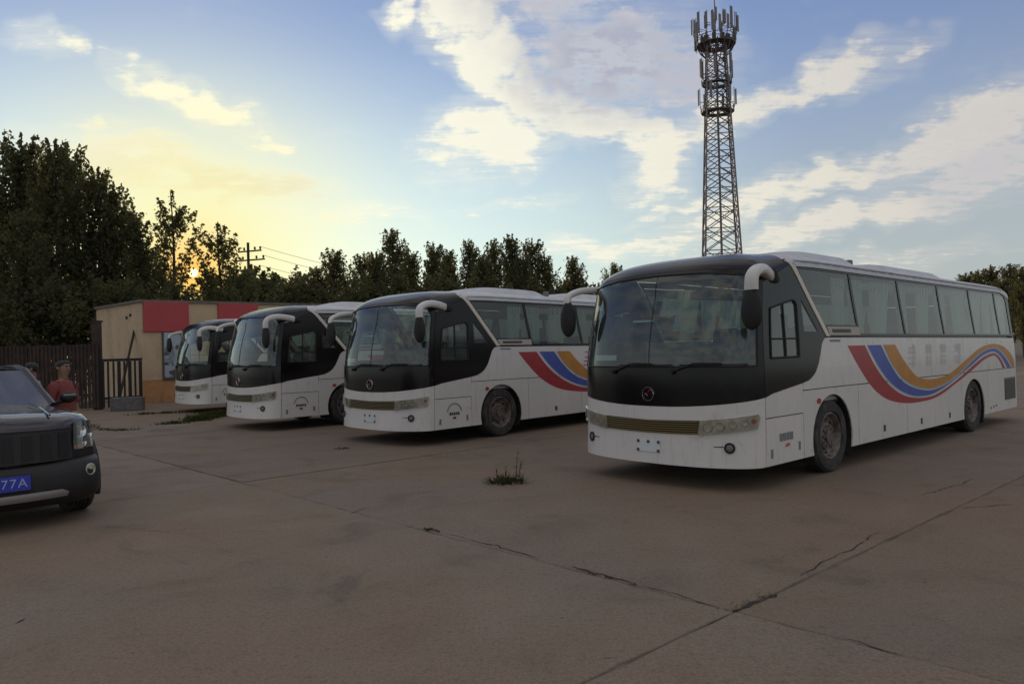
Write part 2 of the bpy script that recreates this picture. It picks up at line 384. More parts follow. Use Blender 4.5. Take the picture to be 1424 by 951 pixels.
def patch(mb, outer, holes=(), off=0.0, thick=.012, ms=.12, mh=.12, sg=1):
    """a panel cut out of the skin: polygon in (s, h), with its own edges"""
    loops = [dens_poly(l, ms, mh) for l in [outer] + list(holes)]
    V = []; E = []
    for l in loops:
        o = len(V); V += l; E += [(o + i, o + (i + 1) % len(l)) for i in range(len(l))]
    nb = len(V)
    s0, s1 = min(p[0] for p in outer), max(p[0] for p in outer); h0, h1 = min(p[1] for p in outer), max(p[1] for p in outer)
    ns, nh = max(1, math.ceil((s1 - s0) / ms)), max(1, math.ceil((h1 - h0) / mh))
    segs = []
    for l in loops: segs += [(l[i], l[(i + 1) % len(l)]) for i in range(len(l))]
    def far(q):
        for a, b in segs:
            dx, dy = b[0] - a[0], b[1] - a[1]; L = dx * dx + dy * dy
            t = 0 if L == 0 else min(1, max(0, ((q[0] - a[0]) * dx + (q[1] - a[1]) * dy) / L))
            if (q[0] - a[0] - t * dx) ** 2 + (q[1] - a[1] - t * dy) ** 2 < (.25 * min(ms, mh)) ** 2: return False
        return True
    for i in range(1, ns):
        for j in range(1, nh):
            q = (s0 + (s1 - s0) * i / ns, h0 + (h1 - h0) * j / nh)
            if inside(q, loops[0]) and not any(inside(q, l) for l in loops[1:]) and far(q): V.append(q)
    vo, eo, fo, _, _, _ = geometry.delaunay_2d_cdt([Vector(v) for v in V], E, [], 0, 1e-6)
    F = []
    for f in fo:
        c = sum((vo[i] for i in f), Vector((0, 0))) / len(f)
        if inside(c, loops[0]) and not any(inside(c, l) for l in loops[1:]): F.append(tuple(f))
    P = []; Q = []
    for v in vo:
        p, n, a, b = sfr(sg * v[0], v[1], off); P.append(p); Q.append(p - n * thick)
    # orientation: outward (anticlockwise in (s, h)); slivers are dropped
    F2 = []
    for f in F:
        A, B_, C_ = (vo[i] for i in f[:3]); ar = (B_[0] - A[0]) * (C_[1] - A[1]) - (B_[1] - A[1]) * (C_[0] - A[0])
        if abs(ar) < 2e-7: continue
        F2.append(f if ar * sg > 0 else tuple(reversed(f)))
    mb.add(P, F2)
    if thick > 0:
        cnt = {}
        for f in F2:
            for i in range(len(f)):
                e = (f[i], f[(i + 1) % len(f)]); cnt[e] = 1
        for (a, b) in cnt:
            if (b, a) not in cnt: mb.add([P[a], P[b], Q[b], Q[a]], [(1, 0, 3, 2)])
    return mb

# ------------------------------------------------------------------ the coach
SS = SSEAM; SE = _S[400 + 200]      # where the flank begins and ends along the outline
G = .005
def sl(h): return 3.06 - (h - 1.74) * .852          # front edge of the cream pillar strip
BLK = [(SS + .012, 1.060), (1.64, 1.098), (2.1, 1.152), (2.36, 1.182), (2.52, 1.208), (2.64, 1.255), (2.72, 1.31), (2.80, 1.40), (2.87, 1.52), (2.93, 1.64), (2.99, 1.70), (3.06, 1.735)]
def c1(s): return .945 + .112 * (abs(s) / SS) ** 2.2
DIV = [3.93, 5.56, 7.22, 8.76, 10.22]
def arc(c, r, a0, a1, n=16): return [(c[0] + r * math.cos(a0 + (a1 - a0) * i / n), c[1] + r * math.sin(a0 + (a1 - a0) * i / n)) for i in range(n + 1)]
WXF, WXR, WR = 2.11, 7.61, .462
ARF, ARR = (WXF + 1.034, .44), (WXR + 1.034, .40)
OT = [(5.24, 1.611), (5.52, 1.371), (5.9, 1.151), (6.2, 1.071), (6.75, 1.045), (7.38, 1.092), (7.86, 1.206), (8.36, 1.336), (8.96, 1.491), (9.44, 1.562), (9.92, 1.581), (10.4, 1.536), (10.8, 1.411), (11.02, 1.266), (11.1, 1.106)]
OB = [(4.82, 1.611), (5.06, 1.341), (5.4, 1.131), (5.72, 1.016), (6.1, .936), (6.56, .895), (7.02, .921), (7.46, .996), (7.92, 1.106), (8.42, 1.251), (9.02, 1.416), (9.5, 1.491), (9.9, 1.506), (10.28, 1.446), (10.68, 1.266), (10.92, 1.098)]
BT = [(4.74, 1.611), (5.0, 1.341), (5.32, 1.116), (5.66, .992), (6.1, .906), (6.58, .867), (7.06, .901), (7.5, .978), (7.96, 1.088), (8.44, 1.231), (9.04, 1.399), (9.5, 1.474), (9.9, 1.489), (10.24, 1.421), (10.6, 1.256), (10.84, 1.098)]
BB = [(4.28, 1.611), (4.56, 1.341), (4.9, 1.111), (5.28, .951), (5.68, .849), (6.1, .801), (6.6, .806), (7.08, .873), (7.58, .981), (8.06, 1.098), (8.56, 1.221), (9.08, 1.356), (9.56, 1.426), (9.88, 1.431), (10.18, 1.356), (10.46, 1.206), (10.62, 1.098)]
RT = [(4.2, 1.611), (4.46, 1.341), (4.8, 1.106), (5.18, .936), (5.58, .829), (6.1, .773), (6.66, .776), (7.14, .846), (7.66, .953), (8.12, 1.068), (8.62, 1.203), (9.16, 1.331), (9.58, 1.391), (9.86, 1.399), (10.14, 1.326), (10.36, 1.190), (10.48, 1.098)]
RB = [(3.66, 1.611), (3.9, 1.371), (4.22, 1.116), (4.56, .931), (4.98, .801), (5.56, .726), (6.1, .711), (6.66, .729), (7.14, .796), (7.64, .906), (8.18, 1.026), (8.68, 1.150), (9.22, 1.284), (9.62, 1.344), (9.86, 1.354), (10.04, 1.300), (10.22, 1.190), (10.32, 1.098)]

def disc_on(mb, s, h, r, off, dep=.01, n=14, rs=None):
    p, nn, a, b = sfr(s, h, off); rs = rs or r
    ring = [p + a * r * math.cos(2 * math.pi * i / n) + b * rs * math.sin(2 * math.pi * i / n) for i in range(n)]
    back = [q - nn * dep for q in ring]
    mb.add(ring + back, [tuple(range(n))] + [(i, n + i, n + (i + 1) % n, (i + 1) % n) for i in range(n)])
def sphere_pts(mb, c, r, nu=12, nv=8, sq=(1, 1, 1)):
    prof = []
    vs = []; fs = []
    for i in range(nv + 1):
        th = math.pi * i / nv
        for j in range(nu):
            ph = 2 * math.pi * j / nu
            vs.append((c[0] + r * sq[0] * math.sin(th) * math.cos(ph), c[1] + r * sq[1] * math.sin(th) * math.sin(ph), c[2] + r * sq[2] * math.cos(th)))
    for i in range(nv):
        for j in range(nu): fs.append((i * nu + j, (i + 1) * nu + j, (i + 1) * nu + (j + 1) % nu, i * nu + (j + 1) % nu))
    mb.add(vs, fs)

def make_wheel(name, loc, side, parent, r=WR, w=.27, m_r='rubber', m_rim='rim', rim_r=.30):
    """side -1: outer face looks to local -y"""
    mt = Matrix.Rotation(R(90), 4, 'X') if side < 0 else Matrix.Rotation(R(-90), 4, 'X')   # local Z -> outward
    wh = empty(name); wh.parent = parent; wh.location = loc
    t = MB(); h = w / 2
    prof = [(rim_r, -h * .7), (rim_r + .02, -h), (r * .93, -h), (r, -h * .72)]
    for k in (-.45, -.15, .15, .45):
        prof += [(r, h * (k - .07)), (r - .014, h * (k - .04)), (r - .014, h * (k + .04)), (r, h * (k + .07))]
    prof += [(r, h * .72), (r * .93, h), (rim_r + .02, h), (rim_r, h * .7)]
    t.lathe(prof, mt, 36).build('tyre', M[m_r], wh, 35)
    rm = MB()
    rm.lathe([(rim_r + .006, -h * .6), (rim_r + .006, h * .86), (rim_r - .012, h * .92), (rim_r - .03, h * .80), (rim_r - .045, h * .45), (rim_r * .62, h * .30), (rim_r * .55, h * .55), (rim_r * .30, h * .58), (rim_r * .28, h * .80), (0, h * .84)], mt, 32)
    rim_o = rm.build('rim', M[m_rim], wh, 35)
    hl = MB()
    for i in range(8):
        a = 2 * math.pi * i / 8; c = mt @ Vector((rim_r * .735 * math.cos(a), rim_r * .735 * math.sin(a), h * .40))
        rot = mt.to_3x3() @ Matrix.Rotation(a, 3, 'Z')
        vs = [c + rot @ Vector((.026 * math.cos(b), .036 * math.sin(b), 0)) for b in [2 * math.pi * k / 10 for k in range(10)]]
        hl.add(vs, [tuple(range(10))])
    hl.build('hand_holes', M['mblack'], wh)
    for i in range(10):
        a = 2 * math.pi * i / 10
        nb = MB(); nb.tube([mt @ Vector((rim_r * .43 * math.cos(a), rim_r * .43 * math.sin(a), h * .5)), mt @ Vector((rim_r * .43 * math.cos(a), rim_r * .43 * math.sin(a), h * .74))], .017, 6)
        nb.build('wheel_nut', M['nut'], wh)
    return wh

def make_coach():
    root = empty('coach')
    B = lambda: MB()
    # --- white front, black front mask, windscreen
    fb = [(-SS, ZB)] + [(s, ZB - .012 * math.cos(s / SS * math.pi / 2)) for s in [-1.1, -.7, -.3, .3, .7, 1.1]] + [(SS, ZB)] + [(s, c1(s)) for s in [SS * k / 12 for k in range(12, -13, -1)]]
    bumper = patch(B(), fb, [], 0, .03, .08, .09).build('front_bumper', M['white'], root, 40)
    ws = [(-1.36, 1.42), (1.36, 1.42), (1.38, 2.0), (1.37, 2.62), (1.27, 2.76), (.7, 2.84), (0, 2.86), (-.7, 2.84), (-1.27, 2.76), (-1.37, 2.62), (-1.38, 2.0)]
    fm = [(s, c1(s) + .008) for s in [SS * k / 12 for k in range(-12, 13)]] + [(SS, 2.66), (SS, 2.82), (.7, 2.90), (0, 2.915), (-.7, 2.90), (-SS, 2.82), (-SS, 2.66)]
    patch(B(), fm, [ws], .002, .03, .09, .1).build('front_mask', M['black'], root, 40)
    wsc = patch(B(), ws, [], -.004, 0, .09, .1).build('windscreen', M['glassf'], root, 60)
    gk = MB()
    n = len(ws)
    for i in range(n):
        a, b = ws[i], ws[(i + 1) % n]
        k = max(1, int(math.dist(a, b) / .15))
        pts = [sfr(a[0] + (b[0] - a[0]) * j / k, a[1] + (b[1] - a[1]) * j / k, .002)[0] for j in range(k + 1)]
        gk.tube(pts, .011, 5)
    gk.build('windscreen_seal', M['mblack'], wsc)
    md = MB(); md.tube([sfr(0, 1.42 + .144 * j, .0)[0] for j in range(11)], .004, 5); md.build('centre_joint', M['mblack'], wsc)
    dome = [(-2.27, 2.672), (-SS - .003, 2.672), (-SS - .003, 2.828), (-.7, 2.908), (0, 2.923), (.7, 2.908), (SS + .003, 2.828), (SS + .003, 2.672), (2.27, 2.672), (2.13, 2.83), (2.13, 3.28), (0, 3.28), (-2.13, 3.28), (-2.13, 2.83)]
    patch(B(), dome, [], .0, .02, .1, .05).build('front_roof_cap', M['black'], root, 40)
    # --- stickers behind the windscreen
    for (s0, s1, h0, h1, m) in ((-1.18, -1.0, 2.42, 2.54, 'bluelab'), (-1.0, -.55, 1.50, 1.57, 'paper'), (-.32, .02, 2.10, 2.14, 'paper')):
        patch(B(), [(s0, h0), (s1, h0), (s1, h1), (s0, h1)], [], -.02, .002, .1, .1).build('windscreen_notice', M[m], wsc)
    for s0 in (-.55, .35):      # wipers parked along the foot of the glass
        wp = MB(); wp.tube([sfr(s0, 1.36, .03)[0], sfr(s0 + .30, 1.46, .035)[0], sfr(s0 + .62, 1.455, .03)[0]], .009, 5)
        wp.tube([sfr(s0 + .1, 1.442, .018)[0], sfr(s0 + .5, 1.438, .018)[0], sfr(s0 + .9, 1.442, .018)[0]], .008, 5)
        disc_on(wp, s0, 1.36, .03, .045, .045, 10); wp.build('wiper', M['mblack'], root)
    # --- emblem
    p, nn, a, b = sfr(0, 1.09, .012)
    em = MB(); ring = [p + a * .082 * math.cos(t) + b * .082 * math.sin(t) for t in [2 * math.pi * i / 24 for i in range(25)]]; em.tube(ring, .011, 6, False)
    em_o = em.build('emblem', M['chrome'], root, 60)
    sw = MB()
    for sgn in (1, -1):
        sw.tube([p + a * .055 * sgn * math.cos(t) * 1.0 + b * (.03 * math.sin(2 * t) + .022 * sgn) for t in [math.pi * i / 8 for i in range(1, 5)]], [.004, .008, .008, .004], 5)
    sw.build('emblem_swirl', M['redl'], em_o, 60)
    # --- grille and lamps
    gr = patch(B(), [(-.685, .645), (0, .628), (.685, .645), (.70, .80), (0, .782), (-.70, .80)], [], .004, .012, .1, .06).build('grille', M['brassd'], root)
    for k in range(6):
        hh = .652 + k * .026
        slat = MB(); slat.tube([sfr(s, hh - .012 * (1 - (s / .69) ** 2), .012)[0] for s in [-.68 + .136 * i for i in range(11)]], .0095, 5); slat.build('grille_slat', M['brass'], gr, 60)
    for sg in (1, -1):
        hl = [(.70, .80), (1.10, .842), (1.345, .880), (1.365, .84), (1.335, .715), (1.0, .672), (.68, .632)]
        ho = patch(B(), hl, [], .006, .015, .08, .05, sg).build('headlight', M['lampbody'], root, 40)
        for (ls, lh, lr) in ((.79, .725, .058), (.935, .745, .055), (1.075, .765, .052), (1.205, .785, .045)):
            q, nn, a, b = sfr(sg * ls, lh, .008)
            mt = Matrix.Translation(q) @ nn.to_track_quat('Z', 'Y').to_matrix().to_4x4()
            MB().lathe([(lr, 0), (lr, .012), (lr * .86, .014), (lr * .78, .004), (.012, -.002), (0, 0)], mt, 16).build('lamp', M['lampbody'], ho, 40)
        disc_on(mb := MB(), sg * 1.30, .80, .03, .016, .01, 10); mb.build('turn_lamp', M['amber'], ho)
        patch(B(), hl, [], .03, .02, .08, .05, sg).build('lens', M['clear'], ho, 40)
        fg = MB(); q, nn, a, b = sfr(sg * 1.04, .50, .006); mt = Matrix.Translation(q) @ nn.to_track_quat('Z', 'Y').to_matrix().to_4x4()
        fg.lathe([(.062, -.01), (.062, .010), (.052, .012), (.046, .002), (0, .002)], mt, 16); fgo = fg.build('fog_lamp', M['mblack'], root, 40)
        MB().lathe([(.040, .004), (.03, .010), (0, .013)], mt, 14).build('lens', M['vent'], fgo, 60)
        rf = MB(); q = [(.86, .512), (.97, .518), (.97, .506), (.86, .503)]; patch(rf, q, [], .004, .004, .1, .1, sg); rf.build('bumper_slot', M['lock'], bumper)
    # --- number plate holder
    ph = patch(B(), [(-.17, .40), (.17, .40), (.17, .535), (-.17, .535)], [], .010, .012, .1, .1).build('plate_holder', M['paper'], root)
    for (u, v) in ((-.15, .415), (.15, .415), (-.15, .52), (.15, .52), (0, .52)):
        bb = MB(); patch(bb, [(u - .017, v - .017), (u + .017, v - .017), (u + .017, v + .017), (u - .017, v + .017)], [], .018, .01, .1, .1); bb.build('clip', M['lock'], ph)
    # --- both flanks
    bot = ZB
    for sg in (1, -1):
        # black driver's door area with its windows
        dw = [(1.63, 1.50), (2.31, 1.50), (2.36, 2.14), (2.30, 2.20), (1.66, 2.20)]
        tri = [(2.50, 1.80), (2.86, 1.80), (2.50, 2.20)]
        dp = BLK + [(sl(2.664), 2.664), (SS + .012, 2.664)]
        dpo = patch(B(), dp, [dw, tri], .001, .03, .12, .1, sg).build('cab_side_panel', M['black'], root, 40)
        wo = patch(B(), dw, [], -.006, 0, .15, .12, sg).build('cab_window', M['glassd'], root, 60)
        fr = MB()
        for pl in (dw,):
            for i in range(len(pl)):
                a_, b_ = pl[i], pl[(i + 1) % len(pl)]
                fr.tube([sfr(sg * (a_[0] + (b_[0] - a_[0]) * j / 4), a_[1] + (b_[1] - a_[1]) * j / 4, .004)[0] for j in range(5)], .014, 5)
        fr.tube([sfr(sg * 1.99, 1.50 + .14 * j, .002)[0] for j in range(6)], .013, 5)
        fr.tube([sfr(sg * (1.63 + .14 * j), 1.72, .002)[0] for j in range(6)], .010, 5)
        fr.build('window_frame', M['mblack'], wo)
        patch(B(), tri, [], -.006, 0, .15, .12, sg).build('quarter_window', M['glassd'], root, 60)
        # cream diagonal strip
        patch(B(), [(3.07, 1.738), (3.17, 1.738), (sl(2.82) + .10, 2.82), (sl(2.82) + .01, 2.82)], [], .010, .02, .2, .12, sg).build('pillar_strip', M['strip'], root, 40)
        # lower white panels
        def pan(name, poly, holes=(), m='white'): return patch(B(), poly, holes, 0, .025, .22, .12, sg).build(name, M[m], root, 40)
        pan('lower_panel', [(SS + .012, bot), (2.35, bot), (2.35, .812), (SS + .012, .812)])
        pan('corner_panel', [(SS + .012, .824), (2.36, .824), (2.36, 1.175), (2.1, 1.145), (1.64, 1.091), (SS + .012, 1.053)])
        af = [(ARF[0] + .56 * math.cos(t), ARF[1] + .56 * math.sin(t)) for t in [math.pi + .30 - (math.pi + .60) * i / 18 for i in range(19)]]
        pan('wheel_panel', [(2.36, bot), (ARF[0] - .535, bot)] + af + [(ARF[0] + .535, bot), (3.905, bot), (3.905, 1.082), (2.372, 1.082), (2.36, 1.0)])
        pan('locker_door', [(3.915, bot), (5.585, bot), (5.585, 1.080), (3.915, 1.080)])
        pan('locker_door', [(5.595, bot), (7.99, bot), (7.99, 1.080), (5.595, 1.080)])
        ar = [(ARR[0] + .56 * math.cos(t), ARR[1] + .56 * math.sin(t)) for t in [math.pi + .22 - (math.pi + .44) * i / 18 for i in range(19)]]
        pan('wheel_panel', [(8.0, bot), (ARR[0] - .545, bot)] + ar + [(ARR[0] + .545, bot), (9.40, bot), (9.40, 1.080), (8.0, 1.080)])
        eng = pan('engine_panel', [(9.41, bot), (SE, bot), (SE, 1.080), (9.41, 1.080)])
        vt = patch(B(), [(10.40, .46), (11.10, .46), (11.10, .90), (10.40, .90)], [], .004, .01, .3, .3, sg).build('air_vent', M['vent'], root)
        for k in range(7):
            lv = MB(); patch(lv, [(10.43, .49 + .056 * k), (11.07, .49 + .056 * k), (11.07, .525 + .056 * k), (10.43, .525 + .056 * k)], [], .014, .01, .4, .4, sg); lv.build('louvre', M['lock'], vt)
        side_up = BLK[3:]
        up = [(2.372, 1.094), (SE, 1.092), (SE, 1.690), (3.10, 1.722), (3.06, 1.722)] + [(x + .004, y - .008) for x, y in reversed(BLK[4:-1])] + [(2.372, 1.178)]
        pan('upper_panel', up)
        # window band: black frame with holes, panes set back
        W0, W1 = 1.738, 2.60
        panes = []
        tl = .15
        def ed(k, h): return DIV[k] + tl * (W1 - h) / (W1 - W0)
        ha, hb = 1.772, 2.575
        for k in range(6):
            if k == 0: pl = [(sl(1.88) + .14, 1.885), (ed(0, 1.885) - .03, 1.885), (ed(0, hb) - .03, hb), (sl(hb) + .14, hb)]
            elif k < 5: pl = [(ed(k - 1, ha) + .03, ha), (ed(k, ha) - .03, ha), (ed(k, hb) - .03, hb), (ed(k - 1, hb) + .03, hb)]
            else: pl = [(ed(4, ha) + .03, ha), (SE - .12, ha), (SE - .16, hb - .08), (SE - .26, hb), (ed(4, hb) + .03, hb)]
            panes.append(pl)
        band = [(sl(W0) + .115, W0), (SE + .02, W0), (SE + .02, W1), (sl(W1) + .115, W1)]
        patch(B(), band, panes, -.002, .03, .3, .12, sg).build('window_surround', M['black'], root, 40)
        for pl in panes: patch(B(), pl, [], -.010, 0, .4, .12, sg).build('side_window', M['glasss'], root, 60)
        bx = patch(B(), [(3.17, 1.752), (4.07, 1.752), (4.055, 1.862), (3.10, 1.862)], [], .012, .02, .3, .2, sg).build('sign_box', M['beige'], root)
        patch(B(), [(3.24, 1.785), (3.78, 1.785), (3.78, 1.83), (3.24, 1.83)], [], .016, .006, .3, .2, sg).build('sign_slot', M['lock'], bx)
        rail = [(sl(2.61) + .115, 2.608), (SE + .02, 2.608), (SE + .02, 2.87), (sl(2.82) + .07, 2.87), (sl(2.82) + .115, 2.815)]
        patch(B(), rail, [], .006, .02, .3, .04, sg).build('roof_rail', M['cove'], root, 40)
        gt = MB(); gt.tube([sfr(sg * s, 2.74, .012)[0] for s in [2.4 + .4 * i for i in range(22)]], .014, 5); gt.build('rain_gutter', M['roof'], root)
        patch(B(), [(2.14, 2.88), (SE + .02, 2.88), (SE + .02, 3.615), (2.14, 3.615)], [], 0, .01, .35, .06, sg).build('roof_panel', M['roof'], root, 40)
        # rear corner quarter
        patch(B(), [(SE + .01, bot), (STOT - .003, bot), (STOT - .003, 1.08), (SE + .01, 1.08)], [], 0, .02, .08, .2, sg).build('rear_panel', M['white'], root, 40)
        patch(B(), [(SE + .01, 1.09), (STOT - .003, 1.09), (STOT - .003, 1.72), (SE + .01, 1.72)], [], 0, .02, .08, .2, sg).build('rear_panel', M['white'], root, 40)
        patch(B(), [(SE + .03, 1.74), (STOT - .003, 1.74), (STOT - .003, 2.60), (SE + .03, 2.60)], [], 0, .02, .08, .15, sg).build('rear_window', M['black'], root, 40)
        patch(B(), [(SE + .03, 2.61), (STOT - .003, 2.61), (STOT - .003, 3.615), (SE + .03, 3.615)], [], 0, .02, .08, .06, sg).build('roof_panel', M['roof'], root, 40)
        # small things on the flank
        for (a0, b0, c0) in ((4.74, .425, .034), (6.14, .411, .032), (7.38, .405, .03)):
            lk = MB(); patch(lk, [(a0 - c0, b0 - .045), (a0 + c0, b0 - .045), (a0 + c0, b0 + .045), (a0 - c0, b0 + .045)], [], .006, .008, .2, .2, sg); lk.build('locker_latch', M['lock'], root)
        for (a0, b0) in ((1.60, .41), (2.24, .44)):
            lk = MB(); patch(lk, [(a0 - .022, b0 - .05), (a0 + .022, b0 - .05), (a0 + .022, b0 + .05), (a0 - .022, b0 + .05)], [], .006, .008, .2, .2, sg); lk.build('locker_latch', M['grey'], root)
        disc_on(mk := MB(), sg * 2.76, .938, .045, .014, .014, 12, .034); mk.build('side_marker', M['redl'], root)
        for k in range(3):
            disc_on(rv := MB(), sg * (9.55 + .16 * k), .37 + .012 * k, .022, .006, .008, 8); rv.build('engine_latch', M['lock'], eng)
        patch(B(), [(3.16, 1.665), (3.46, 1.665), (3.46, 1.695), (3.16, 1.695)], [], .003, .002, .4, .4, sg).build('maker_badge', M['grey'], root)
        # livery
        for nm, T, Bm, m in (('orange_stripe', OT, OB, 'orange'), ('blue_stripe', BT, BB, 'blue'), ('red_stripe', RT, RB, 'red')):
            pu = [(p.x, p.y) for p in spline(T, 5)]; pd = [(p.x, p.y) for p in spline(Bm, 5)]
            patch(B(), pu + list(reversed(pd)), [], .0022, .0015, .3, .15, sg).build(nm, M[m], root, 30)
        for nm, T in (('stripe_keyline', BB), ('stripe_keyline', OB)):
            pts = [(p.x, p.y) for p in spline(T, 5)]; k = MB()
            pk = [(x - .010, y - .020) for x, y in pts]
            patch(k, pts + list(reversed(pk)), [], .0016, .001, .3, .15, sg); k.build(nm, M['cyan'], root, 30)
        # mirrors
        y_ = -sg
        # broad moulded horn that carries the mirror head
        path = spline([(.86, y_ * 1.17, 2.45), (.62, y_ * 1.25, 2.49), (.36, y_ * 1.33, 2.505), (.17, y_ * 1.375, 2.47), (.08, y_ * 1.38, 2.40), (.07, y_ * 1.375, 2.26)], 5)
        sk_ = 1.0 if sg > 0 else .72      # the kerb-side arm is the slighter one
        if sg < 0: path = [Vector((q.x, q.y, q.z - .07 * min(1, (1.0 - q.x) * 1.2))) for q in path]
        arm = MB(); rows = []
        for i, q in enumerate(path):
            t_ = (path[min(i + 1, len(path) - 1)] - path[max(i - 1, 0)]).normalized(); f = i / (len(path) - 1)
            sd = t_.cross(Vector((0, 0, 1))); sd = Vector((0, 1, 0)) if sd.length < .2 else sd.normalized(); sd = (sd * (1 - f) + Vector((0, -y_ * 1.0 if sd.y * y_ < 0 else y_ * 1.0, 0)) * f).normalized()
            up_ = sd.cross(t_).normalized(); a_, b_ = (.060 + .018 * f) * sk_, (.072 - .026 * f) * sk_
            rows.append([q + sd * a_ * math.copysign(abs(math.cos(w_)) ** .7, math.cos(w_)) + up_ * b_ * math.copysign(abs(math.sin(w_)) ** .7, math.sin(w_)) for w_ in [2 * math.pi * k / 14 for k in range(14)]])
        n_ = len(rows); arm.add([p for r in rows for p in r], [(i * 14 + j, i * 14 + (j + 1) % 14, (i + 1) * 14 + (j + 1) % 14, (i + 1) * 14 + j) for i in range(n_ - 1) for j in range(14)] + [tuple(range(14)), tuple((n_ - 1) * 14 + j for j in reversed(range(14)))])
        mr = arm.build('mirror_arm', M['white'], root, 50)
        st = MB(); st.tube([(.98, y_ * 1.12, 2.42), (.80, y_ * 1.20, 2.46)], [.10, .092], 12); st.build('mirror_socket', M['mblack'], mr, 40)
        hd = MB(); sphere_pts(hd, (.075, y_ * 1.37, 2.07), 1.0, 18, 14, (.075, .122, .250))
        hd.v = [(x, y_ * 1.37 + (y - y_ * 1.37) * (1.0 - .25 * ((z - 2.07) / .25)), z) for x, y, z in hd.v]; hd.build('mirror_head', M['mblack'], root, 60)
        # wheels and arches
        for wx in (WXF, WXR):
            make_wheel('wheel', (wx, y_ * 1.14, WR), -1 if y_ < 0 else 1, root)
            la = MB(); cz = ARF[1] if wx == WXF else ARR[1] - .02
            angs = [-.5 + (math.pi + 1.0) * i / 20 for i in range(21)]
            o_ = [(wx + .555 * math.cos(t), cz + .555 * math.sin(t)) for t in angs]
            for i in range(20):
                (xa, za), (xb, zb) = o_[i], o_[i + 1]
                la.quad((xa, y_ * 1.285, za), (xb, y_ * 1.285, zb), (xb, y_ * .80, zb), (xa, y_ * .80, za))
            la.add([(x, y_ * .80, z) for x, z in o_], [tuple(range(21))])
            la.build('wheel_arch', M['under'], root, 60)
    # roof between the black cap and the ridge
    patch(MB(), [(-2.13, 3.29), (0, 3.29), (2.13, 3.29), (2.13, 3.615), (-2.13, 3.615)], [], 0, .01, .12, .05).build('roof_panel', M['roof'], root, 40)
    # air conditioner housings and a hatch on the roof
    def pod(x0, x1, hw, zt, name):
        zb_ = lambda x: 2.80 - .013 * max(0, x - 2)
        n = 14; rows = []
        for i in range(n + 1):
            t = i / n; x = x0 + (x1 - x0) * t; k = min(1, 4.5 * min(t, 1 - t)) ** .5 if 0 < t < 1 else 0
            row = []
            for j in range(11):
                u = -1 + 2 * j / 10; e = (1 - abs(u) ** 4) ** .5
                row.append((x, hw * u * (.86 + .14 * k), zb_(x) - .05 + (zt - zb_(x0) + .05) * k * e))
            rows.append(row)
        m = MB(); m.add([p for r in rows for p in r], [(i * 11 + j, (i + 1) * 11 + j, (i + 1) * 11 + j + 1, i * 11 + j + 1) for i in range(n) for j in range(10)])
        o = m.build(name, M['ac'], root, 50); return o
    pod(2.0, 4.15, .98, 2.945, 'aircon_housing'); pod(4.35, 8.3, .90, 2.92, 'aircon_housing')
    hb_ = MB().rbox((4.25, -.62, 2.84), (.10, .10, .12), .015).build('roof_beacon', M['vent'], root)
    # --- inside
    fl = MB(); fl.box((5.1, 0, .90), (9.6, 2.44, .04)); fl.build('cabin_floor', M['seat'], root)
    ch = MB(); ch.box((5.25, 0, .62), (9.9, 1.56, .50)); ch.box((.95, 0, .60), (1.0, 2.40, .50)); ch.box((4.86, 0, .58), (4.3, 2.46, .5)); ch.box((9.2, 0, .58), (1.9, 2.4, .5)); ch.build('chassis', M['under'], root)
    cl = MB(); cl.box((5.7, 0, 2.60), (8.0, 2.2, .03)); cl.build('cabin_ceiling', M['liner'], root)
    for y_ in (-1, 1):
        lr = MB(); lr.rbox((5.9, y_ * .98, 2.43), (6.6, .36, .12), .03); lr.build('luggage_rack', M['liner'], root)
        wl = MB(); wl.box((5.7, y_ * 1.235, 1.32), (8.2, .02, .80)); wl.build('wall_lining', M['liner'], root)
    da = MB(); da.rbox((.62, 0, 1.22), (.62, 2.2, .34), .08); da.rbox((.82, -.62, 1.40), (.30, .70, .14), .05); da.build('dashboard', M['dash'], root, 40)
    sw = MB(); c = Vector((1.03, -.62, 1.50)); rt = Matrix.Rotation(R(35), 3, 'Y')
    sw.tube([c + rt @ Vector((.23 * math.cos(t), .23 * math.sin(t), 0)) for t in [2 * math.pi * i / 20 for i in range(21)]], .016, 6, False)
    for t in (.5, 2.6, 4.7): sw.tube([c, c + rt @ Vector((.22 * math.cos(t), .22 * math.sin(t), 0))], .014, 5)
    sw.tube([c, c - rt @ Vector((0, 0, .3))], .03, 6); sw.build('steering_wheel', M['mblack'], root, 40)
    ds = MB(); ds.rbox((1.75, -.62, 1.62), (.14, .50, .86), .05, Matrix.Rotation(R(8), 3, 'Y')); ds.rbox((1.50, -.62, 1.24), (.50, .50, .16), .05); ds.rbox((1.82, -.62, 2.12), (.10, .26, .2), .04); ds.build('driver_seat', M['seat'], root, 40)
    bm_ = MB(); bm_.rbox((2.25, -.75, 1.25), (.04, .85, .6), .015); bm_.build('cab_partition', M['liner'], root)
    s0 = None
    for i in range(9):
        for y_ in (-1, 1):
            x = 2.95 + .78 * i
            if s0 is None:
                m = MB()
                for k in (-1, 1):
                    m.rbox((.22, .235 * k, .62), (.13, .43, .74), .05, Matrix.Rotation(R(10), 3, 'Y')); m.rbox((-.02, .235 * k, .26), (.44, .43, .14), .04)
                m.box((.0, 0, .1), (.3, .3, .2)); s0 = m.build('seat', M['seat'], root, 40); s0.location = (x, y_ * .66, .92)
            else:
                o = s0.copy(); COL.objects.link(o); o.location = (x, y_ * .66, .92)
    # curtains drawn in part across the side windows
    rnd = random.Random(3)
    spans = [(3.52, 3.92), (4.02, 4.45), (4.78, 5.42), (5.60, 6.02), (6.45, 7.05), (7.28, 7.70), (8.05, 8.66), (8.82, 9.62), (9.72, 10.16), (10.30, 11.0)]
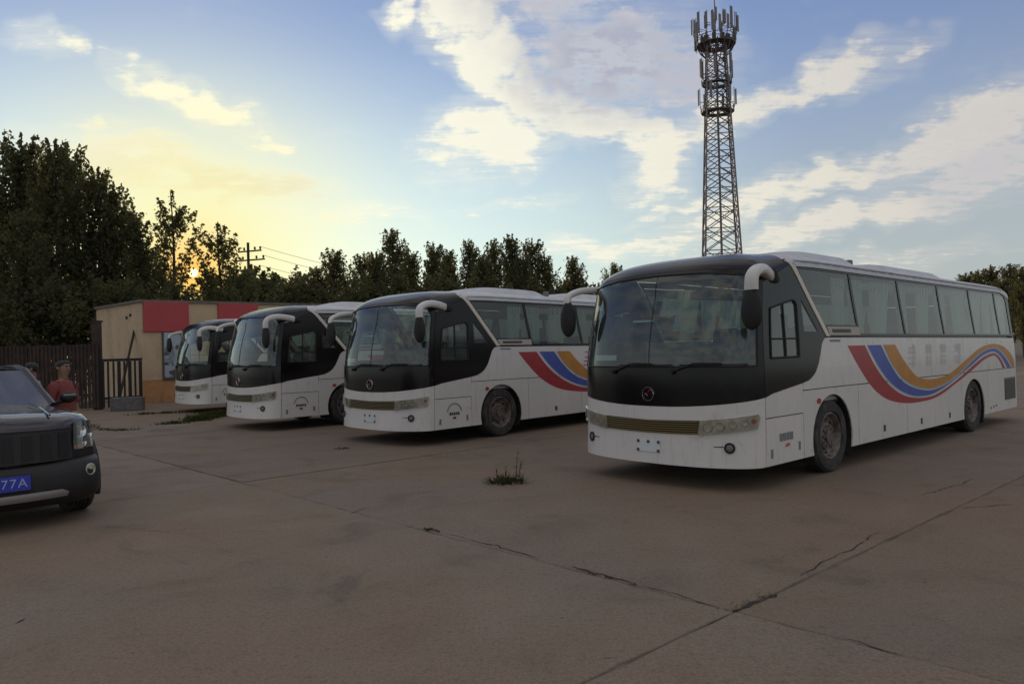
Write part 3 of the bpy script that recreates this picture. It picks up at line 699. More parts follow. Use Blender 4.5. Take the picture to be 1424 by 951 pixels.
    for y_ in (-1, 1):
        for (a0, a1) in spans:
            m = MB(); n = 26; rows = []
            gather = rnd.uniform(.0, .16) * rnd.choice((-1, 1))
            for z in (1.74, 1.95, 2.2, 2.52):
                k = (2.52 - z) / .78; row = []
                for i in range(n + 1):
                    t = i / n; x = a0 - 1.034 + (a1 - a0) * (t * (1 - .25 * k)) + gather * k
                    row.append((x, y_ * (1.180 - .055 * (z - 1.74) + .026 * math.sin(t * 30 + a0 * 9)), z - .008 * max(0, x - 2)))
                rows.append(row)
            m.add([p for r in rows for p in r], [(i * (n + 1) + j, i * (n + 1) + j + 1, (i + 1) * (n + 1) + j + 1, (i + 1) * (n + 1) + j) for i in range(3) for j in range(n)])
            m.build('curtain', M['curtain'], root, 60)
    return root

def logo_round(root):
    p, nn, a, b = sfr(1.93, .58, .004); m = MB()
    for r0, t0, t1 in ((.17, .15, math.pi - .15),):
        m.tube([p + a * r0 * math.cos(t0 + (t1 - t0) * i / 18) + b * (r0 * math.sin(t0 + (t1 - t0) * i / 18) - .03) for i in range(19)], .010, 5)
    o = m.build('door_emblem', M['grey'], root)
    w = MB()
    for k in range(5): w.box(p + a * (-.10 + .05 * k) - b * .045, (.034, .006, .045 if k % 2 else .055))
    w.box(p - b * .12, (.07, .006, .035)); w.build('emblem_lettering', M['lock'], o)
def logo_plain(root):
    p, nn, a, b = sfr(1.93, .56, .004); m = MB()
    for k in range(4): m.rbox(p + a * (-.125 + .083 * k) + b * .02, (.062, .008, .09), .003, Matrix.Rotation(.0, 3, 'Y'))
    m.build('door_lettering', M['grey'], root)
    r_ = MB(); q = p - b * .085 + a * .02
    r_.add([q - a * .06 - b * .02, q + a * .05 - b * .01, q + a * .06 + b * .025, q - a * .02 + b * .02] , [(0, 1, 2, 3)]); r_.build('door_mark', M['amber'], root)
def faded_chars(root, m, seed):
    """worn off lettering: four smudges of strokes, no longer legible"""
    rnd = random.Random(seed)
    for k, s0 in enumerate((5.86, 6.54, 7.18, 7.88)):
        mb = MB(); w, h = .30, .34
        quads = [[(-.42, -.5), (.42, -.5), (.42, .5), (-.42, .5)]]
        for j in range(4):
            v = -.36 + .25 * j + rnd.uniform(-.05, .05); e = rnd.uniform(.40, .56); quads.append([(-e, v - .04), (e, v - .06), (e, v + .05), (-e, v + .05)])
        for j in range(2):
            u = rnd.uniform(-.35, .35); quads.append([(u - .06, -.5), (u + .07, -.45), (u + .05, .52), (u - .07, .5)])
        for j, q in enumerate(quads):
            if j == 0 and k == 0: continue
            patch(mb, [(s0 + (a + .22 * b) * w, 1.43 + b * h) for a, b in q], [], .0015 + .0003 * j, .0008, .4, .4)
        mb.build('faded_character', m, root)

# ------------------------------------------------------------------ ground
gm = MB(); gm.quad((-600, -300, -.03), (600, -300, -.03), (600, 900, -.03), (-600, 900, -.03))
earth = mat('earth', (.10, .082, .065), .95, var=.35, vscale=1.2, bump=.6, bscale=18)
tag(gm.build('ground', earth), kind='structure')
def concrete_mat():
    m = bpy.data.materials.new('yard_concrete'); m.use_nodes = True; t = NT(m.node_tree); b = m.node_tree.nodes['Principled BSDF']
    geo = t.n('ShaderNodeNewGeometry').outputs['Position']
    big = t.noise(geo, .22, 5, .55, .4); mid = t.noise(geo, 1.1, 7, .62, .5); fine = t.noise(geo, 22, 6, .7); grit = t.noise(geo, 140, 3, .6)
    c = t.mix(t.ramp(big, .32, .68), (.236, .168, .110), (.214, .168, .130))
    c = t.mix(t.m('MULTIPLY', t.ramp(mid, .50, .76), .50), c, (.112, .080, .054))
    c = t.mix(t.m('MULTIPLY', t.ramp(mid, .47, .22), .40), c, (.28, .220, .165))
    c = t.mix(t.m('MULTIPLY', t.ramp(fine, .48, .72), .55), c, (.105, .080, .060))
    st = t.noise(geo, .55, 6, .7, 1.0)
    c = t.mix(t.m('MULTIPLY', t.ramp(st, .58, .72), .42), c, (.070, .054, .042))
    sp = t.n('ShaderNodeTexVoronoi', ins={'Vector': geo, 'Scale': 3.2}).outputs['Distance']
    c = t.mix(t.m('MULTIPLY', t.ramp(sp, .055, .02), .7), c, (.05, .042, .036))
    drip = t.n('ShaderNodeTexVoronoi', ins={'Vector': geo, 'Scale': .42, 'Randomness': 1.0}).outputs['Distance']      # old oil drips
    c = t.mix(t.m('MULTIPLY', t.ramp(t.m('ADD', drip, t.m('MULTIPLY', t.m('SUBTRACT', mid, .5), .5)), .20, .06), .38), c, (.045, .034, .027))
    gr = t.n('ShaderNodeTexVoronoi', ins={'Vector': geo, 'Scale': 38.0}).outputs['Distance']; c = t.mix(t.m('MULTIPLY', t.ramp(gr, .16, .08), t.ramp(mid, .45, .65, .0, .5)), c, (.33, .27, .22))
    c = t.n('ShaderNodeVectorMath', operation='SCALE', ins={0: c, 3: t.ramp(t.noise(geo, 55, 4, .75), .32, .68, .80, 1.20)}).outputs[0]
    oi = t.n('ShaderNodeObjectInfo').outputs['Random']
    c = t.n('ShaderNodeVectorMath', operation='SCALE', ins={0: c, 3: t.ramp(oi, 0, 1, .93, 1.07)}).outputs[0]
    m.node_tree.links.new(c, b.inputs['Base Color']); b.inputs['Specular IOR Level'].default_value = .3
    m.node_tree.links.new(t.ramp(mid, .3, .8, .75, .92), b.inputs['Roughness'])
    bp = t.n('ShaderNodeBump', ins={'Strength': .8, 'Distance': .018, 'Height': t.m('ADD', t.m('MULTIPLY', mid, .8), t.m('ADD', t.m('MULTIPLY', fine, .35), t.m('MULTIPLY', grit, .12)))})
    m.node_tree.links.new(bp.outputs[0], b.inputs['Normal'])
    return m
CONC = concrete_mat()
bed = MB(); bed.quad((-30, -8, -.009), (34, -8, -.009), (34, 40, -.009), (-30, 40, -.009)); tag(bed.build('yard_bed', mat('joint_dust', (.135, .100, .072), .95, var=.4, vscale=2.5)), kind='structure')
yard = empty('yard', (0, 0, 0)); tag(yard, kind='structure')
# concrete slabs laid on a grid turned 45 degrees, joints open between them
SA = Vector((-.680, .733, 0)).normalized(); SB_ = Vector((.733, .680, 0)); O0 = Vector((1.36, 4.87, 0)); LA, LB = 7.4, 10.6
def slab_mesh(seed):
    rnd = random.Random(seed); bm = bmesh.new(); hx, hy = LA / 2 - .006, LB / 2 - .006
    ring = []
    for (x0, y0, x1, y1) in ((-hx, -hy, hx, -hy), (hx, -hy, hx, hy), (hx, hy, -hx, hy), (-hx, hy, -hx, -hy)):
        for i in range(40):
            t = i / 40; j = rnd.choice((0, .002, .005, .012, .02, 0, .001)) if i else 0
            x, y = x0 + (x1 - x0) * t, y0 + (y1 - y0) * t
            nx, ny = -(y1 - y0), (x1 - x0); L = math.hypot(nx, ny); ring.append((x + nx / L * j, y + ny / L * j))
    n = len(ring); m = MB()
    ins = [(x * (1 - .008 / hx), y * (1 - .008 / hy)) for x, y in ring]
    m.add([(x, y, 0) for x, y in ins] + [(x, y, -.006) for x, y in ring] + [(x, y, -.15) for x, y in ring],
          [tuple(range(n))] + [(n + i, n + (i + 1) % n, (i + 1) % n, i) for i in range(n)] + [(2 * n + i, 2 * n + (i + 1) % n, n + (i + 1) % n, n + i) for i in range(n)])
    me = bpy.data.meshes.new('slab'); me.from_pydata(m.v, [], m.f); me.materials.append(CONC); me.update(); return me
SLABS = [slab_mesh(k) for k in range(5)]
rz_ = math.atan2(SA.y, SA.x); rnd = random.Random(11)
SLAB_N = 0
for i in range(-14, 16):
    for j in range(-6, 10):
        c = O0 + SA * (LA * (i + .5)) + SB_ * (LB * (j + .5))
        if c.y < -4 or c.y > 36: continue
        if abs(c.x) > .85 * max(c.y, 3) + 5 or c.x < -16.5: continue
        o = bpy.data.objects.new('slab', SLABS[rnd.randrange(5)]); COL.objects.link(o); o.parent = yard
        o.location = (c.x, c.y, rnd.uniform(-.003, .0)); o.rotation_euler = (rnd.uniform(-.0008, .0008), rnd.uniform(-.0008, .0008), rz_ + (math.pi if rnd.random() < .5 else 0)); SLAB_N += 1

# irregular cracks running through the slabs
CRK = mat('crack_dirt', (.040, .031, .024), .95, var=.4, vscale=20)
def gpt(x, y):
    a, b_ = x - 712, y - 483.11; c, s = math.cos(R(1.509)), math.sin(R(1.509)); u = c * a - s * b_; v = s * a + c * b_; Yd = 1.7 * 1071.644 / v
    return Vector((u / 1071.644 * Yd, Yd, .0015))
def crack(pts, w, seed):
    rnd = random.Random(seed); G_ = [gpt(*p) for p in pts]; P_ = []
    for a, b in zip(G_[:-1], G_[1:]):
        n = max(2, int((b - a).length / .05)); d = (b - a).normalized(); sd = Vector((-d.y, d.x, 0)); off = 0
        for k in range(n):
            off = off * .8 + rnd.gauss(0, .010); P_.append((a.lerp(b, k / n) + sd * off, sd))
    m_ = MB(); vs = []; n = len(P_)
    for k, (p, sd) in enumerate(P_):
        ww = .62 * w * rnd.choice((.25, .5, .8, 1, 1.3)) * min(1, 8 * min(k, n - 1 - k) / n + .1); vs += [p - sd * ww / 2, p + sd * ww / 2]
    m_.add(vs, [(2 * k, 2 * k + 2, 2 * k + 3, 2 * k + 1) for k in range(n - 1)]); m_.build('crack', CRK, yard)
crack([(586, 735), (606, 736), (618, 741)], .07, 1); crack([(618, 741), (690, 757), (760, 778)], .018, 2); crack([(790, 786), (845, 801), (888, 812)], .045, 3); crack([(888, 812), (1010, 846)], .016, 4)
crack([(925, 904), (962, 884), (1020, 848)], .03, 5); crack([(1015, 849), (1050, 836), (1085, 822)], .06, 6); crack([(1110, 800), (1150, 778), (1225, 738)], .025, 7); crack([(1165, 886), (1205, 897), (1262, 916)], .014, 8)
crack([(250, 652), (292, 651)], .06, 9); crack([(485, 714), (502, 707), (522, 703)], .03, 10); crack([(20, 866), (48, 854)], .03, 11); crack([(930, 790), (945, 795)], .025, 12); crack([(832, 915), (872, 913)], .02, 13)
crack([(1270, 690), (1340, 672), (1413, 640)], .04, 14); crack([(330, 700), (420, 690), (520, 668)], .010, 15); crack([(130, 730), (260, 742), (420, 735)], .010, 16); crack([(1330, 706), (1413, 700)], .02, 17); crack([(640, 625), (700, 640), (790, 648)], .012, 18)

coach0 = make_coach()
def place_coach(root, X, Y, th):
    th = R(th); rear = Vector((math.sin(th), math.cos(th), 0)); v = Vector((math.cos(th), -math.sin(th), 0))
    root.location = Vector((X, Y, 0)) - rear * A_F - v * HB; root.rotation_euler = (0, 0, math.atan2(rear.y, rear.x))
cm = child_map()
coaches = [coach0] + [copy_tree(coach0, None, cm) for _ in range(3)]
for c, (X, Y, th) in zip(coaches, [(2.839, 8.706, 47.289), (-1.393, 13.601, 43.903), (-5.103, 16.961, 48.539), (-8.867, 22.701, 49.037)]): place_coach(c, X, Y, th)
logo_plain(coaches[0]); faded_chars(coaches[0], M['ghost'], 5)
logo_round(coaches[1]); faded_chars(coaches[1], M['pink'], 8); logo_round(coaches[2]); logo_round(coaches[3])
GRP = 'white coaches parked side by side in the yard'
for c, l in zip(coaches, ['largest white coach, rightmost, with red blue orange wave stripe, in front of the mast',
     'white coach second from the right, its wave stripe cut off by the nearest coach',
     'white coach third from the right, between two others, no stripe in view',
     'smallest white coach, leftmost of the row, in front of the beige building']): tag(c, l, 'coach', GRP)

# ------------------------------------------------------------------ building, gate, fence
BM = dict(wall=mat('ochre_render', (.56, .42, .265), .9, var=.07, vscale=1.5, dirt=((.26, .19, .11), 1.3, .48, .75, .5), bump=.2, bscale=30),
          dado=mat('orange_render', (.50, .26, .11), .9, var=.12, vscale=2, dirt=((.22, .12, .06), 2.5, .45, .75, .6)),
          redb=mat('red_sign_sheet', (.44, .060, .062), .6, var=.06, vscale=1.2), roof=mat('roof_sheet', (.16, .14, .12), .8, var=.2),
          rust=mat('rusty_sheet', (.045, .028, .022), .85, var=.3, vscale=3, rand=.15), bar=mat('dark_iron', (.018, .014, .012), .7, var=.2),
          frame=mat('poster_frame', (.10, .08, .07), .7), block=mat('grey_block', (.13, .12, .115), .95, var=.2, bump=.4))
def poster_mat():
    m = bpy.data.materials.new('poster_print'); m.use_nodes = True; t = NT(m.node_tree); b = m.node_tree.nodes['Principled BSDF']
    tc = t.n('ShaderNodeTexCoord').outputs['Object']
    n = t.noise(tc, 2.3, 3, .5, .8); n2 = t.noise(tc, 4.0, 2, .5)
    c = t.mix(t.ramp(n, .40, .52), (.085, .075, .07), (.36, .42, .46)); c = t.mix(t.ramp(n2, .60, .66), c, (.05, .06, .08))
    m.node_tree.links.new(c, b.inputs['Base Color']); b.inputs['Roughness'].default_value = .5; return m
bl = empty('building', (-13.57, 28.3, 0), R(45)); tag(bl, 'low beige rendered building with red sign boards behind the leftmost coach', 'building')
# local x runs along the front (away to the right), local y back along the gable
LW, LD, HH = 15.0, 4.9, 3.74
w = MB(); w.box((LW / 2, .1, (HH + .85) / 2), (LW, .2, HH - .85)); w.build('front_wall', BM['wall'], bl)
w = MB(); w.box((LW / 2, .085, .425), (LW, .21, .85)); w.build('front_dado', BM['dado'], bl)
w = MB(); w.box((.1, LD / 2 + .1, HH / 2), (.2, LD - .2, HH)); w.build('gable_wall', BM['wall'], bl)
w = MB(); w.box((LW / 2, LD + .1, HH / 2), (LW, .2, HH)); w.build('back_wall', BM['wall'], bl)
w = MB(); w.box((LW / 2, LD / 2 + .1, HH + .03), (LW + .16, LD + .36, .09)); w.build('roof', BM['roof'], bl)
for k in range(2):
    x0 = .03 + 2.81 * k
    s_ = MB(); s_.rbox((x0 + .835, -.045, HH - .55), (1.66, .09, 1.12), .012); sb = s_.build('sign_board', BM['redb'], bl)
pz = MB(); pz.rbox((1.22, -.03, 1.74), (1.06, .06, 1.84), .01); po = pz.build('poster_board', BM['frame'], bl)
MB().box((1.22, -.064, 1.76), (.94, .008, 1.68)).build('poster_sheet', poster_mat(), po)
for k in range(4):
    wo_ = MB(); wo_.box((4.2 + 2.8 * k, -.012, 1.7), (1.3, .03, 1.5)); wo_.build('window', M['mblack'], bl)
for (yy, zz) in ((1.55, 3.22), (1.15, 3.30)):
    MB().box((-.012, yy, zz), (.03, .16, .10)).build('wall_hole', M['mblack'], bl)
pp = MB(); pp.tube([(-13.95, 27.55, 1.72), (-14.62, 27.9, 1.7)], .03, 6)
def px_pt(x, y, Yd):      # photograph pixel and distance to a place in the yard
    a, b_ = x - 712, y - 483.11; c, s = math.cos(R(1.509)), math.sin(R(1.509)); u = c * a - s * b_; v = s * a + c * b_
    return Vector((u / 1071.644 * Yd, Yd, 1.7 - v / 1071.644 * Yd))
pole = MB(); pa, pb = px_pt(163, 552, 26.5), px_pt(187, 457, 29.0); pa.z = 0.0; pole.tube([pa, pb], .045, 6)
tag(pole.build('leaning_pole', BM['bar'], None), 'thin dark pole leaning against the beige gable wall', 'pole')
# barred gate in front of the gable
gA, gB = px_pt(141, 565, 25.6), px_pt(199, 565, 26.4)
gd = (gB - gA); gd.z = 0; gl = gd.length; gd.normalize()
ga = empty('barred_gate', (gA.x, gA.y, 0), math.atan2(gd.y, gd.x)); tag(ga, 'dark iron gate of upright bars before the beige gable', 'gate')
GH = 1.63
MB().box((gl / 2, 0, GH), (gl, .07, .09)).build('top_rail', BM['bar'], ga); MB().box((gl / 2, 0, .36), (gl, .06, .08)).build('bottom_rail', BM['bar'], ga)
for k in range(8):
    MB().box((.06 + (gl - .12) * k / 7, 0, GH / 2), (.10 if k in (0, 3, 5, 7) else .055, .055, GH - .1)).build('bar', BM['bar'], ga)
gb_ = MB(); gb_.rbox((0, 0, .21), (.95, .4, .42), .02); go = gb_.build('concrete_block', BM['block']); p = px_pt(178, 566, 24.9); go.location = (p.x, p.y, 0); go.rotation_euler = (0, 0, .2)
tag(go, 'grey concrete block lying in front of the barred gate', 'block')
# dark sheet fence at the left edge
fA, fB = px_pt(-60, 570, 25.0), px_pt(139, 566, 25.5); fd = fB - fA; fd.z = 0; fl_ = fd.length; fd.normalize()
fe = empty('sheet_fence', (fA.x, fA.y, 0), math.atan2(fd.y, fd.x)); tag(fe, 'dark rusty sheet metal fence behind the two people', 'fence')
n = 12; pw = fl_ / n
for k in range(n):
    m_ = MB(); x0 = k * pw
    zt = 2.16 + .02 * math.sin(k * 2.1)
    for j in range(6):     # ribbed sheet
        xa, xb = x0 + pw * j / 6 + .004, x0 + pw * (j + 1) / 6 - (.006 if j == 5 else -.004)
        d0 = .03 if j % 2 else 0
        m_.box(((xa + xb) / 2, -d0, zt / 2 + .03), (xb - xa, .012, zt - .06))
    o = m_.build('sheet', BM['rust'], fe)
for k in range(0, n + 1, 3): MB().box((k * pw, .06, 1.12), (.09, .09, 2.24)).build('post', BM['bar'], fe)
for z in (.5, 2.14): MB().box((fl_ / 2, .045, z), (fl_, .04, .06)).build('rail', BM['bar'], fe)
po_ = MB(); po_.box((0, 0, 1.45), (.22, .22, 2.9)); po_.box((0, 0, 2.93), (.28, .28, .06)); p = px_pt(137, 566, 25.7); g_ = po_.build('shadow_post', BM['rust']); g_.location = (p.x, p.y, 0)  # dark post added where a tree's shadow makes a dark upright edge
tag(g_, 'tall dark gate post between the sheet fence and the barred gate', 'post')

# ------------------------------------------------------------------ communications mast
TM = dict(steel=mat('mast_steel', (.20, .17, .165), .6, var=.2), ant=mat('antenna_cover', (.20, .18, .185), .6), plat=mat('mast_platform', (.11, .095, .092), .7))
tw = empty('lattice_mast', (27.5, 100, 0), R(-9)); tw.scale = (1, 1, 1.015); tag(tw, 'tall steel lattice mast with antenna crown behind the nearest coach', 'mast')
def thw(z): return 2.72 - 1.60 * min(z, 40) / 40
CR = ((-1, -1), (1, -1), (1, 1), (-1, 1))
TZ = 40.0
for cx, cy in CR:
    MB().tube([(cx * thw(z), cy * thw(z), z) for z in (0, 10, 20, 30, TZ)], [.15, .14, .12, .10, .09], 6).build('leg', TM['steel'], tw)
levels = [0, 3.6, 7.0, 10.2, 13.2, 16.0, 18.6, 21.1, 23.5, 25.8, 28, 30.1, 32.1, 34.1, 36.1, 38.0, TZ]
for a, b in zip(levels[:-1], levels[1:]):
    m_ = MB(); ha, hb2 = thw(a), thw(b); mz = (a + b) / 2; hm = thw(mz)
    for i in range(4):
        (x0, y0), (x1, y1) = CR[i], CR[(i + 1) % 4]
        m_.tube([(x0 * ha, y0 * ha, a), (x1 * hb2, y1 * hb2, b)], .06, 4); m_.tube([(x1 * ha, y1 * ha, a), (x0 * hb2, y0 * hb2, b)], .06, 4)
        m_.tube([(x0 * hb2, y0 * hb2, b), (x1 * hb2, y1 * hb2, b)], .06, 4)
        cxm, cym = (x0 + x1) / 2, (y0 + y1) / 2
        m_.tube([(x0 * hm, y0 * hm, mz), (cxm * hb2, cym * hb2, b)], .05, 4); m_.tube([(x1 * hm, y1 * hm, mz), (cxm * hb2, cym * hb2, b)], .05, 4)
    tag(m_.build('bracing', TM['steel'], tw), kind='stuff')
# cable ladder up the middle
ld = MB()
for y_ in (-.28, .28): ld.tube([(0, y_, 0), (0, y_, TZ)], .07, 4)
for k in range(100): ld.box((0, 0, .4 + .4 * k), (.05, .56, .05))
ld.box((.12, 0, TZ / 2), (.08, .36, TZ)); tag(ld.build('cable_ladder', TM['steel'], tw), kind='stuff')
def ring_platform(z, r, nm, n=16, rail=1.1):
    m_ = MB(); m_.lathe([(1.0, z), (r, z), (r, z + .12), (1.0, z + .12)], Matrix(), n, True)
    for k in range(n):
        t = 2 * math.pi * k / n; m_.tube([(r * math.cos(t), r * math.sin(t), z), (r * math.cos(t), r * math.sin(t), z + rail)], .04, 4)
    for zz in (z + rail * .55, z + rail): m_.tube([(r * math.cos(2 * math.pi * k / n), r * math.sin(2 * math.pi * k / n), zz) for k in range(n + 1)], .04, 4, False)
    m_.build(nm, TM['plat'], tw)
ring_platform(39.6, 2.5, 'crown_platform', 18, 1.0); ring_platform(31.0, 2.1, 'platform', 14, .8); ring_platform(34.6, 1.9, 'platform', 14, .7)
for k in range(16):      # struts that carry the crown basket
    t = 2 * math.pi * k / 16; MB().tube([(1.15 * math.cos(t), 1.15 * math.sin(t), 38.0), (1.95 * math.cos(t), 1.95 * math.sin(t), 38.8), (2.55 * math.cos(t), 2.55 * math.sin(t), 39.9)], .07, 5).build('crown_strut', TM['plat'], tw)
for k in range(10):      # equipment boxes crowded on the crown deck
    t = 2 * math.pi * k / 10 + .1; MB().rbox((1.7 * math.cos(t), 1.7 * math.sin(t), 40.2), (.5, .45, .9), .03, Matrix.Rotation(t, 3, 'Z')).build('radio_unit', TM['plat'], tw)
rnd = random.Random(4)
ant0 = None
def antenna(r, t, z, h, wdt=.32):
    e = MB(); c, s = math.cos(t), math.sin(t)
    e.tube([(r * c, r * s, z - h / 2 - .3), (r * c, r * s, z + h / 2 + .2)], .05, 5)
    o = e.build('antenna_pole', TM['steel'], tw)
    a_ = MB(); a_.rbox(((r + .2) * c, (r + .2) * s, z), (.16, wdt, h), .04, Matrix.Rotation(t, 3, 'Z')); a_.build('antenna', TM['ant'], o)
    m2 = MB(); m2.tube([(r * .55 * c, r * .55 * s, z - h * .3), (r * c, r * s, z - h * .3)], .04, 4); m2.build('bracket', TM['steel'], o)
for k in range(19): antenna(2.45 + .35 * (k % 2), 2 * math.pi * k / 19 + .2, 41.2 + rnd.uniform(-.5, 1.3), 2.0 + rnd.uniform(-.3, .8))
for k in range(6): antenna(1.2, 2 * math.pi * k / 6 + .5, 42.6 + rnd.uniform(0, .9), 1.7)
for k in range(6): antenna(2.0, 2 * math.pi * k / 6 + .35, 36.9 + rnd.uniform(-.3, .3), 2.3)
for k in range(6): antenna(2.2, 2 * math.pi * k / 6 + .1, 33.1 + rnd.uniform(-.3, .3), 2.0)
for k in range(4):
    d_ = MB(); t = k * 1.57 + .6; zz = 35.6 - .5 * k; c = Vector((1.75 * math.cos(t), 1.75 * math.sin(t), zz))
    d_.lathe([(.45, .14), (.45, .02), (0, -.06)], Matrix.Translation(c) @ Vector((math.cos(t), math.sin(t), 0)).to_track_quat('Z', 'Y').to_matrix().to_4x4(), 14); d_.build('dish', TM['ant'], tw)
MB().tube([(0, 0, 40), (0, 0, 44), (0, 0, 47.2)], [.12, .09, .05], 6).build('lightning_rod', TM['steel'], tw)

# ------------------------------------------------------------------ utility pole and wires
UPM = mat('pole_wood', (.05, .04, .035), .9, var=.2)
up = px_pt(348, 480, 60.0); U = empty('utility_pole', (up.x, up.y, 0), R(-20)); tag(U, 'dark utility pole with two crossarms among the trees right of the sun', 'utility pole')
MB().tube([(0, 0, 0), (0, 0, 10.4)], [.15, .10], 8).build('pole', UPM, U)
for z, l in ((9.75, 2.2), (9.05, 2.8), (8.3, 2.0)):
    ca = MB().box((0, .16, z), (l, .10, .11)).build('crossarm', UPM, U)
    for k in (-1, -.5, .5, 1): MB().lathe([(.05, 0), (.09, .06), (.06, .12), (.09, .18), (.03, .24)], Matrix.Translation((k * l * .46, .16, z + .08)), 8).build('insulator', UPM, ca)
tf = MB(); tf.rbox((.45, 0, 7.2), (.6, .5, .8), .05); tf.build('transformer', UPM, U)
mw = U.rotation_euler.to_matrix()
for k, (xo, z, lab) in enumerate(((1.0, 10.05, 'topmost'), (1.3, 9.35, 'middle'), (.9, 8.6, 'lowest'))):
    a = Vector((up.x, up.y, 0)) + mw @ Vector((xo, .16, z)); b = px_pt(760, 430, 95.0); b.z = z - .6
    pts = [a.lerp(b, i / 16) - Vector((0, 0, 1.5 * 4 * (i / 16) * (1 - i / 16))) for i in range(17)]
    tag(MB().tube(pts, .014, 4).build('power_line', M['mblack']), lab + ' of the thin overhead wires running right from the utility pole', 'wire', 'overhead wires from the utility pole')

# ------------------------------------------------------------------ trees
def leaf_mat(name, c1_, c2_, tr):
    m = bpy.data.materials.new(name); m.use_nodes = True; nt = m.node_tree; nt.nodes.clear(); t = NT(nt)
    geo = t.n('ShaderNodeNewGeometry'); rndi = geo.outputs['Random Per Island']
    c = t.mix(rndi, c1_, c2_)
    d = t.n('ShaderNodeBsdfDiffuse', ins={'Color': c}); tl = t.n('ShaderNodeBsdfTranslucent', ins={'Color': t.mix(rndi, tr, [k * 1.5 for k in tr])})
    s1 = t.n('ShaderNodeMixShader', ins={0: .42}); nt.links.new(d.outputs[0], s1.inputs[1]); nt.links.new(tl.outputs[0], s1.inputs[2])
    o = t.n('ShaderNodeOutputMaterial'); nt.links.new(s1.outputs[0], o.inputs[0]); return m
LEAF = leaf_mat('poplar_leaf', (.066, .074, .042), (.112, .118, .066), (.20, .18, .07))
BARK = mat('bark', (.06, .048, .038), .95, var=.3, vscale=8, bump=.5)
def leaf(mb, c, size, rnd):
    n = Vector((rnd.gauss(0, 1), rnd.gauss(0, 1), rnd.gauss(0, 1))).normalized(); a = n.orthogonal().normalized(); b = n.cross(a)
    t = rnd.uniform(0, 6.28); a2 = a * math.cos(t) + b * math.sin(t); b2 = n.cross(a2)
    s = size * rnd.uniform(.6, 1.25)
    mb.add([c - a2 * s * .5, c - b2 * s * .40, c + a2 * s * .6, c + b2 * s * .40], [(0, 1, 2, 3)])
def tree_mesh(seed, H, Rw, kind):
    """trunk+limbs mesh and crown mesh; plumes of leaves rise along every limb"""
    rnd = random.Random(seed); tr = MB(); cr = MB()
    lean = Vector((rnd.uniform(-.03, .03), rnd.uniform(-.03, .03), 0))
    axis = lambda z: Vector((lean.x * z + .12 * math.sin(z * .5 + seed), lean.y * z + .12 * math.cos(z * .43 + seed), z))
    tr.tube([axis(H * k / 8) for k in range(9)], [.015 * H * (1 - .93 * k / 8) + .01 for k in range(9)], 7)
    nl, zlo, zhi, lf = {'poplar': (40, .10, .88, .19), 'slim': (22, .14, .86, .17), 'bush': (30, .04, .70, .19)}[kind]
    def plume(q, d, L, rad, n):
        """a feather of leaves round a shoot: full at the middle, drawn to a point"""
        for j in range(n):
            u = rnd.random(); r_ = rad * (.35 + 1.0 * math.sin(min(1, .12 + u * .95) * math.pi) ** .8) * (1.05 - .45 * u)
            v = Vector((rnd.gauss(0, 1), rnd.gauss(0, 1), rnd.gauss(0, .8))) * r_ * .55
            leaf(cr, q + d * L * u * 1.05 + v, lf, rnd)
    for i in range(nl):
        f = (i + rnd.random()) / nl; z0 = H * (zlo + (zhi - zlo) * f)
        prof = {'poplar': .45 + .75 * math.sin(min(1, f * .75 + .22) * math.pi), 'slim': .5 + .6 * math.sin(f * math.pi), 'bush': .7 + .4 * math.sin(f * math.pi)}[kind] * (1 - .45 * f)
        L = (Rw * prof * rnd.uniform(.7, 1.2) + .35) * 1.6
        ang = i * 2.4 + rnd.uniform(-.5, .5); rise = {'poplar': rnd.uniform(1.0, 2.1), 'slim': rnd.uniform(.7, 1.7), 'bush': rnd.uniform(.5, 1.6)}[kind]
        d = Vector((math.cos(ang), math.sin(ang), rise)).normalized(); pts = [axis(z0)]
        for k in range(5):
            d = (d + Vector((rnd.uniform(-.12, .12), rnd.uniform(-.12, .12), .12))).normalized(); pts.append(pts[-1] + d * L / 5)
        tr.tube(pts, [max(.008, .0042 * H * (1 - .85 * k / 5) * (1 - .6 * f)) for k in range(6)], 4, False)
        plume(pts[3], d, L * .62, .30 if kind != 'slim' else .22, 46 if kind != 'slim' else 30)
        for j in range(6 if kind != 'slim' else 4):
            q = pts[1 + j % 4]; dd = (d * .8 + Vector((rnd.gauss(0, .42), rnd.gauss(0, .42), rnd.uniform(.1, .7)))).normalized(); tl = L * rnd.uniform(.22, .42)
            tr.tube([q, q + dd * tl], [.012, .004], 3, False); plume(q, dd, tl, .24, int(16 + 12 * tl))
    plume(axis(H * .80), Vector((lean.x, lean.y, 1)).normalized(), H * .20, .26, 120)
    def mk(mb, nm, m):
        me = bpy.data.meshes.new(nm); me.from_pydata(mb.v, [], mb.f); me.materials.append(m); me.update(); return me
    return mk(tr, 'trunk', BARK), mk(cr, 'crown', LEAF)
PROTO = {'poplar': [(tree_mesh(k, 12.0, 1.9, 'poplar'), 12.0) for k in (1, 2, 3, 4)], 'slim': [(tree_mesh(k, 9.0, 1.25, 'slim'), 9.0) for k in (11, 12, 13)], 'bush': [(tree_mesh(k, 6.0, 1.9, 'bush'), 6.0) for k in (21, 22, 23)]}
rnd = random.Random(77)
ORD = ['first', 'second', 'third', 'fourth', 'fifth', 'sixth', 'seventh', 'eighth', 'ninth', 'tenth', 'eleventh', 'twelfth', 'thirteenth', 'fourteenth', 'fifteenth', 'sixteenth', 'seventeenth', 'eighteenth']
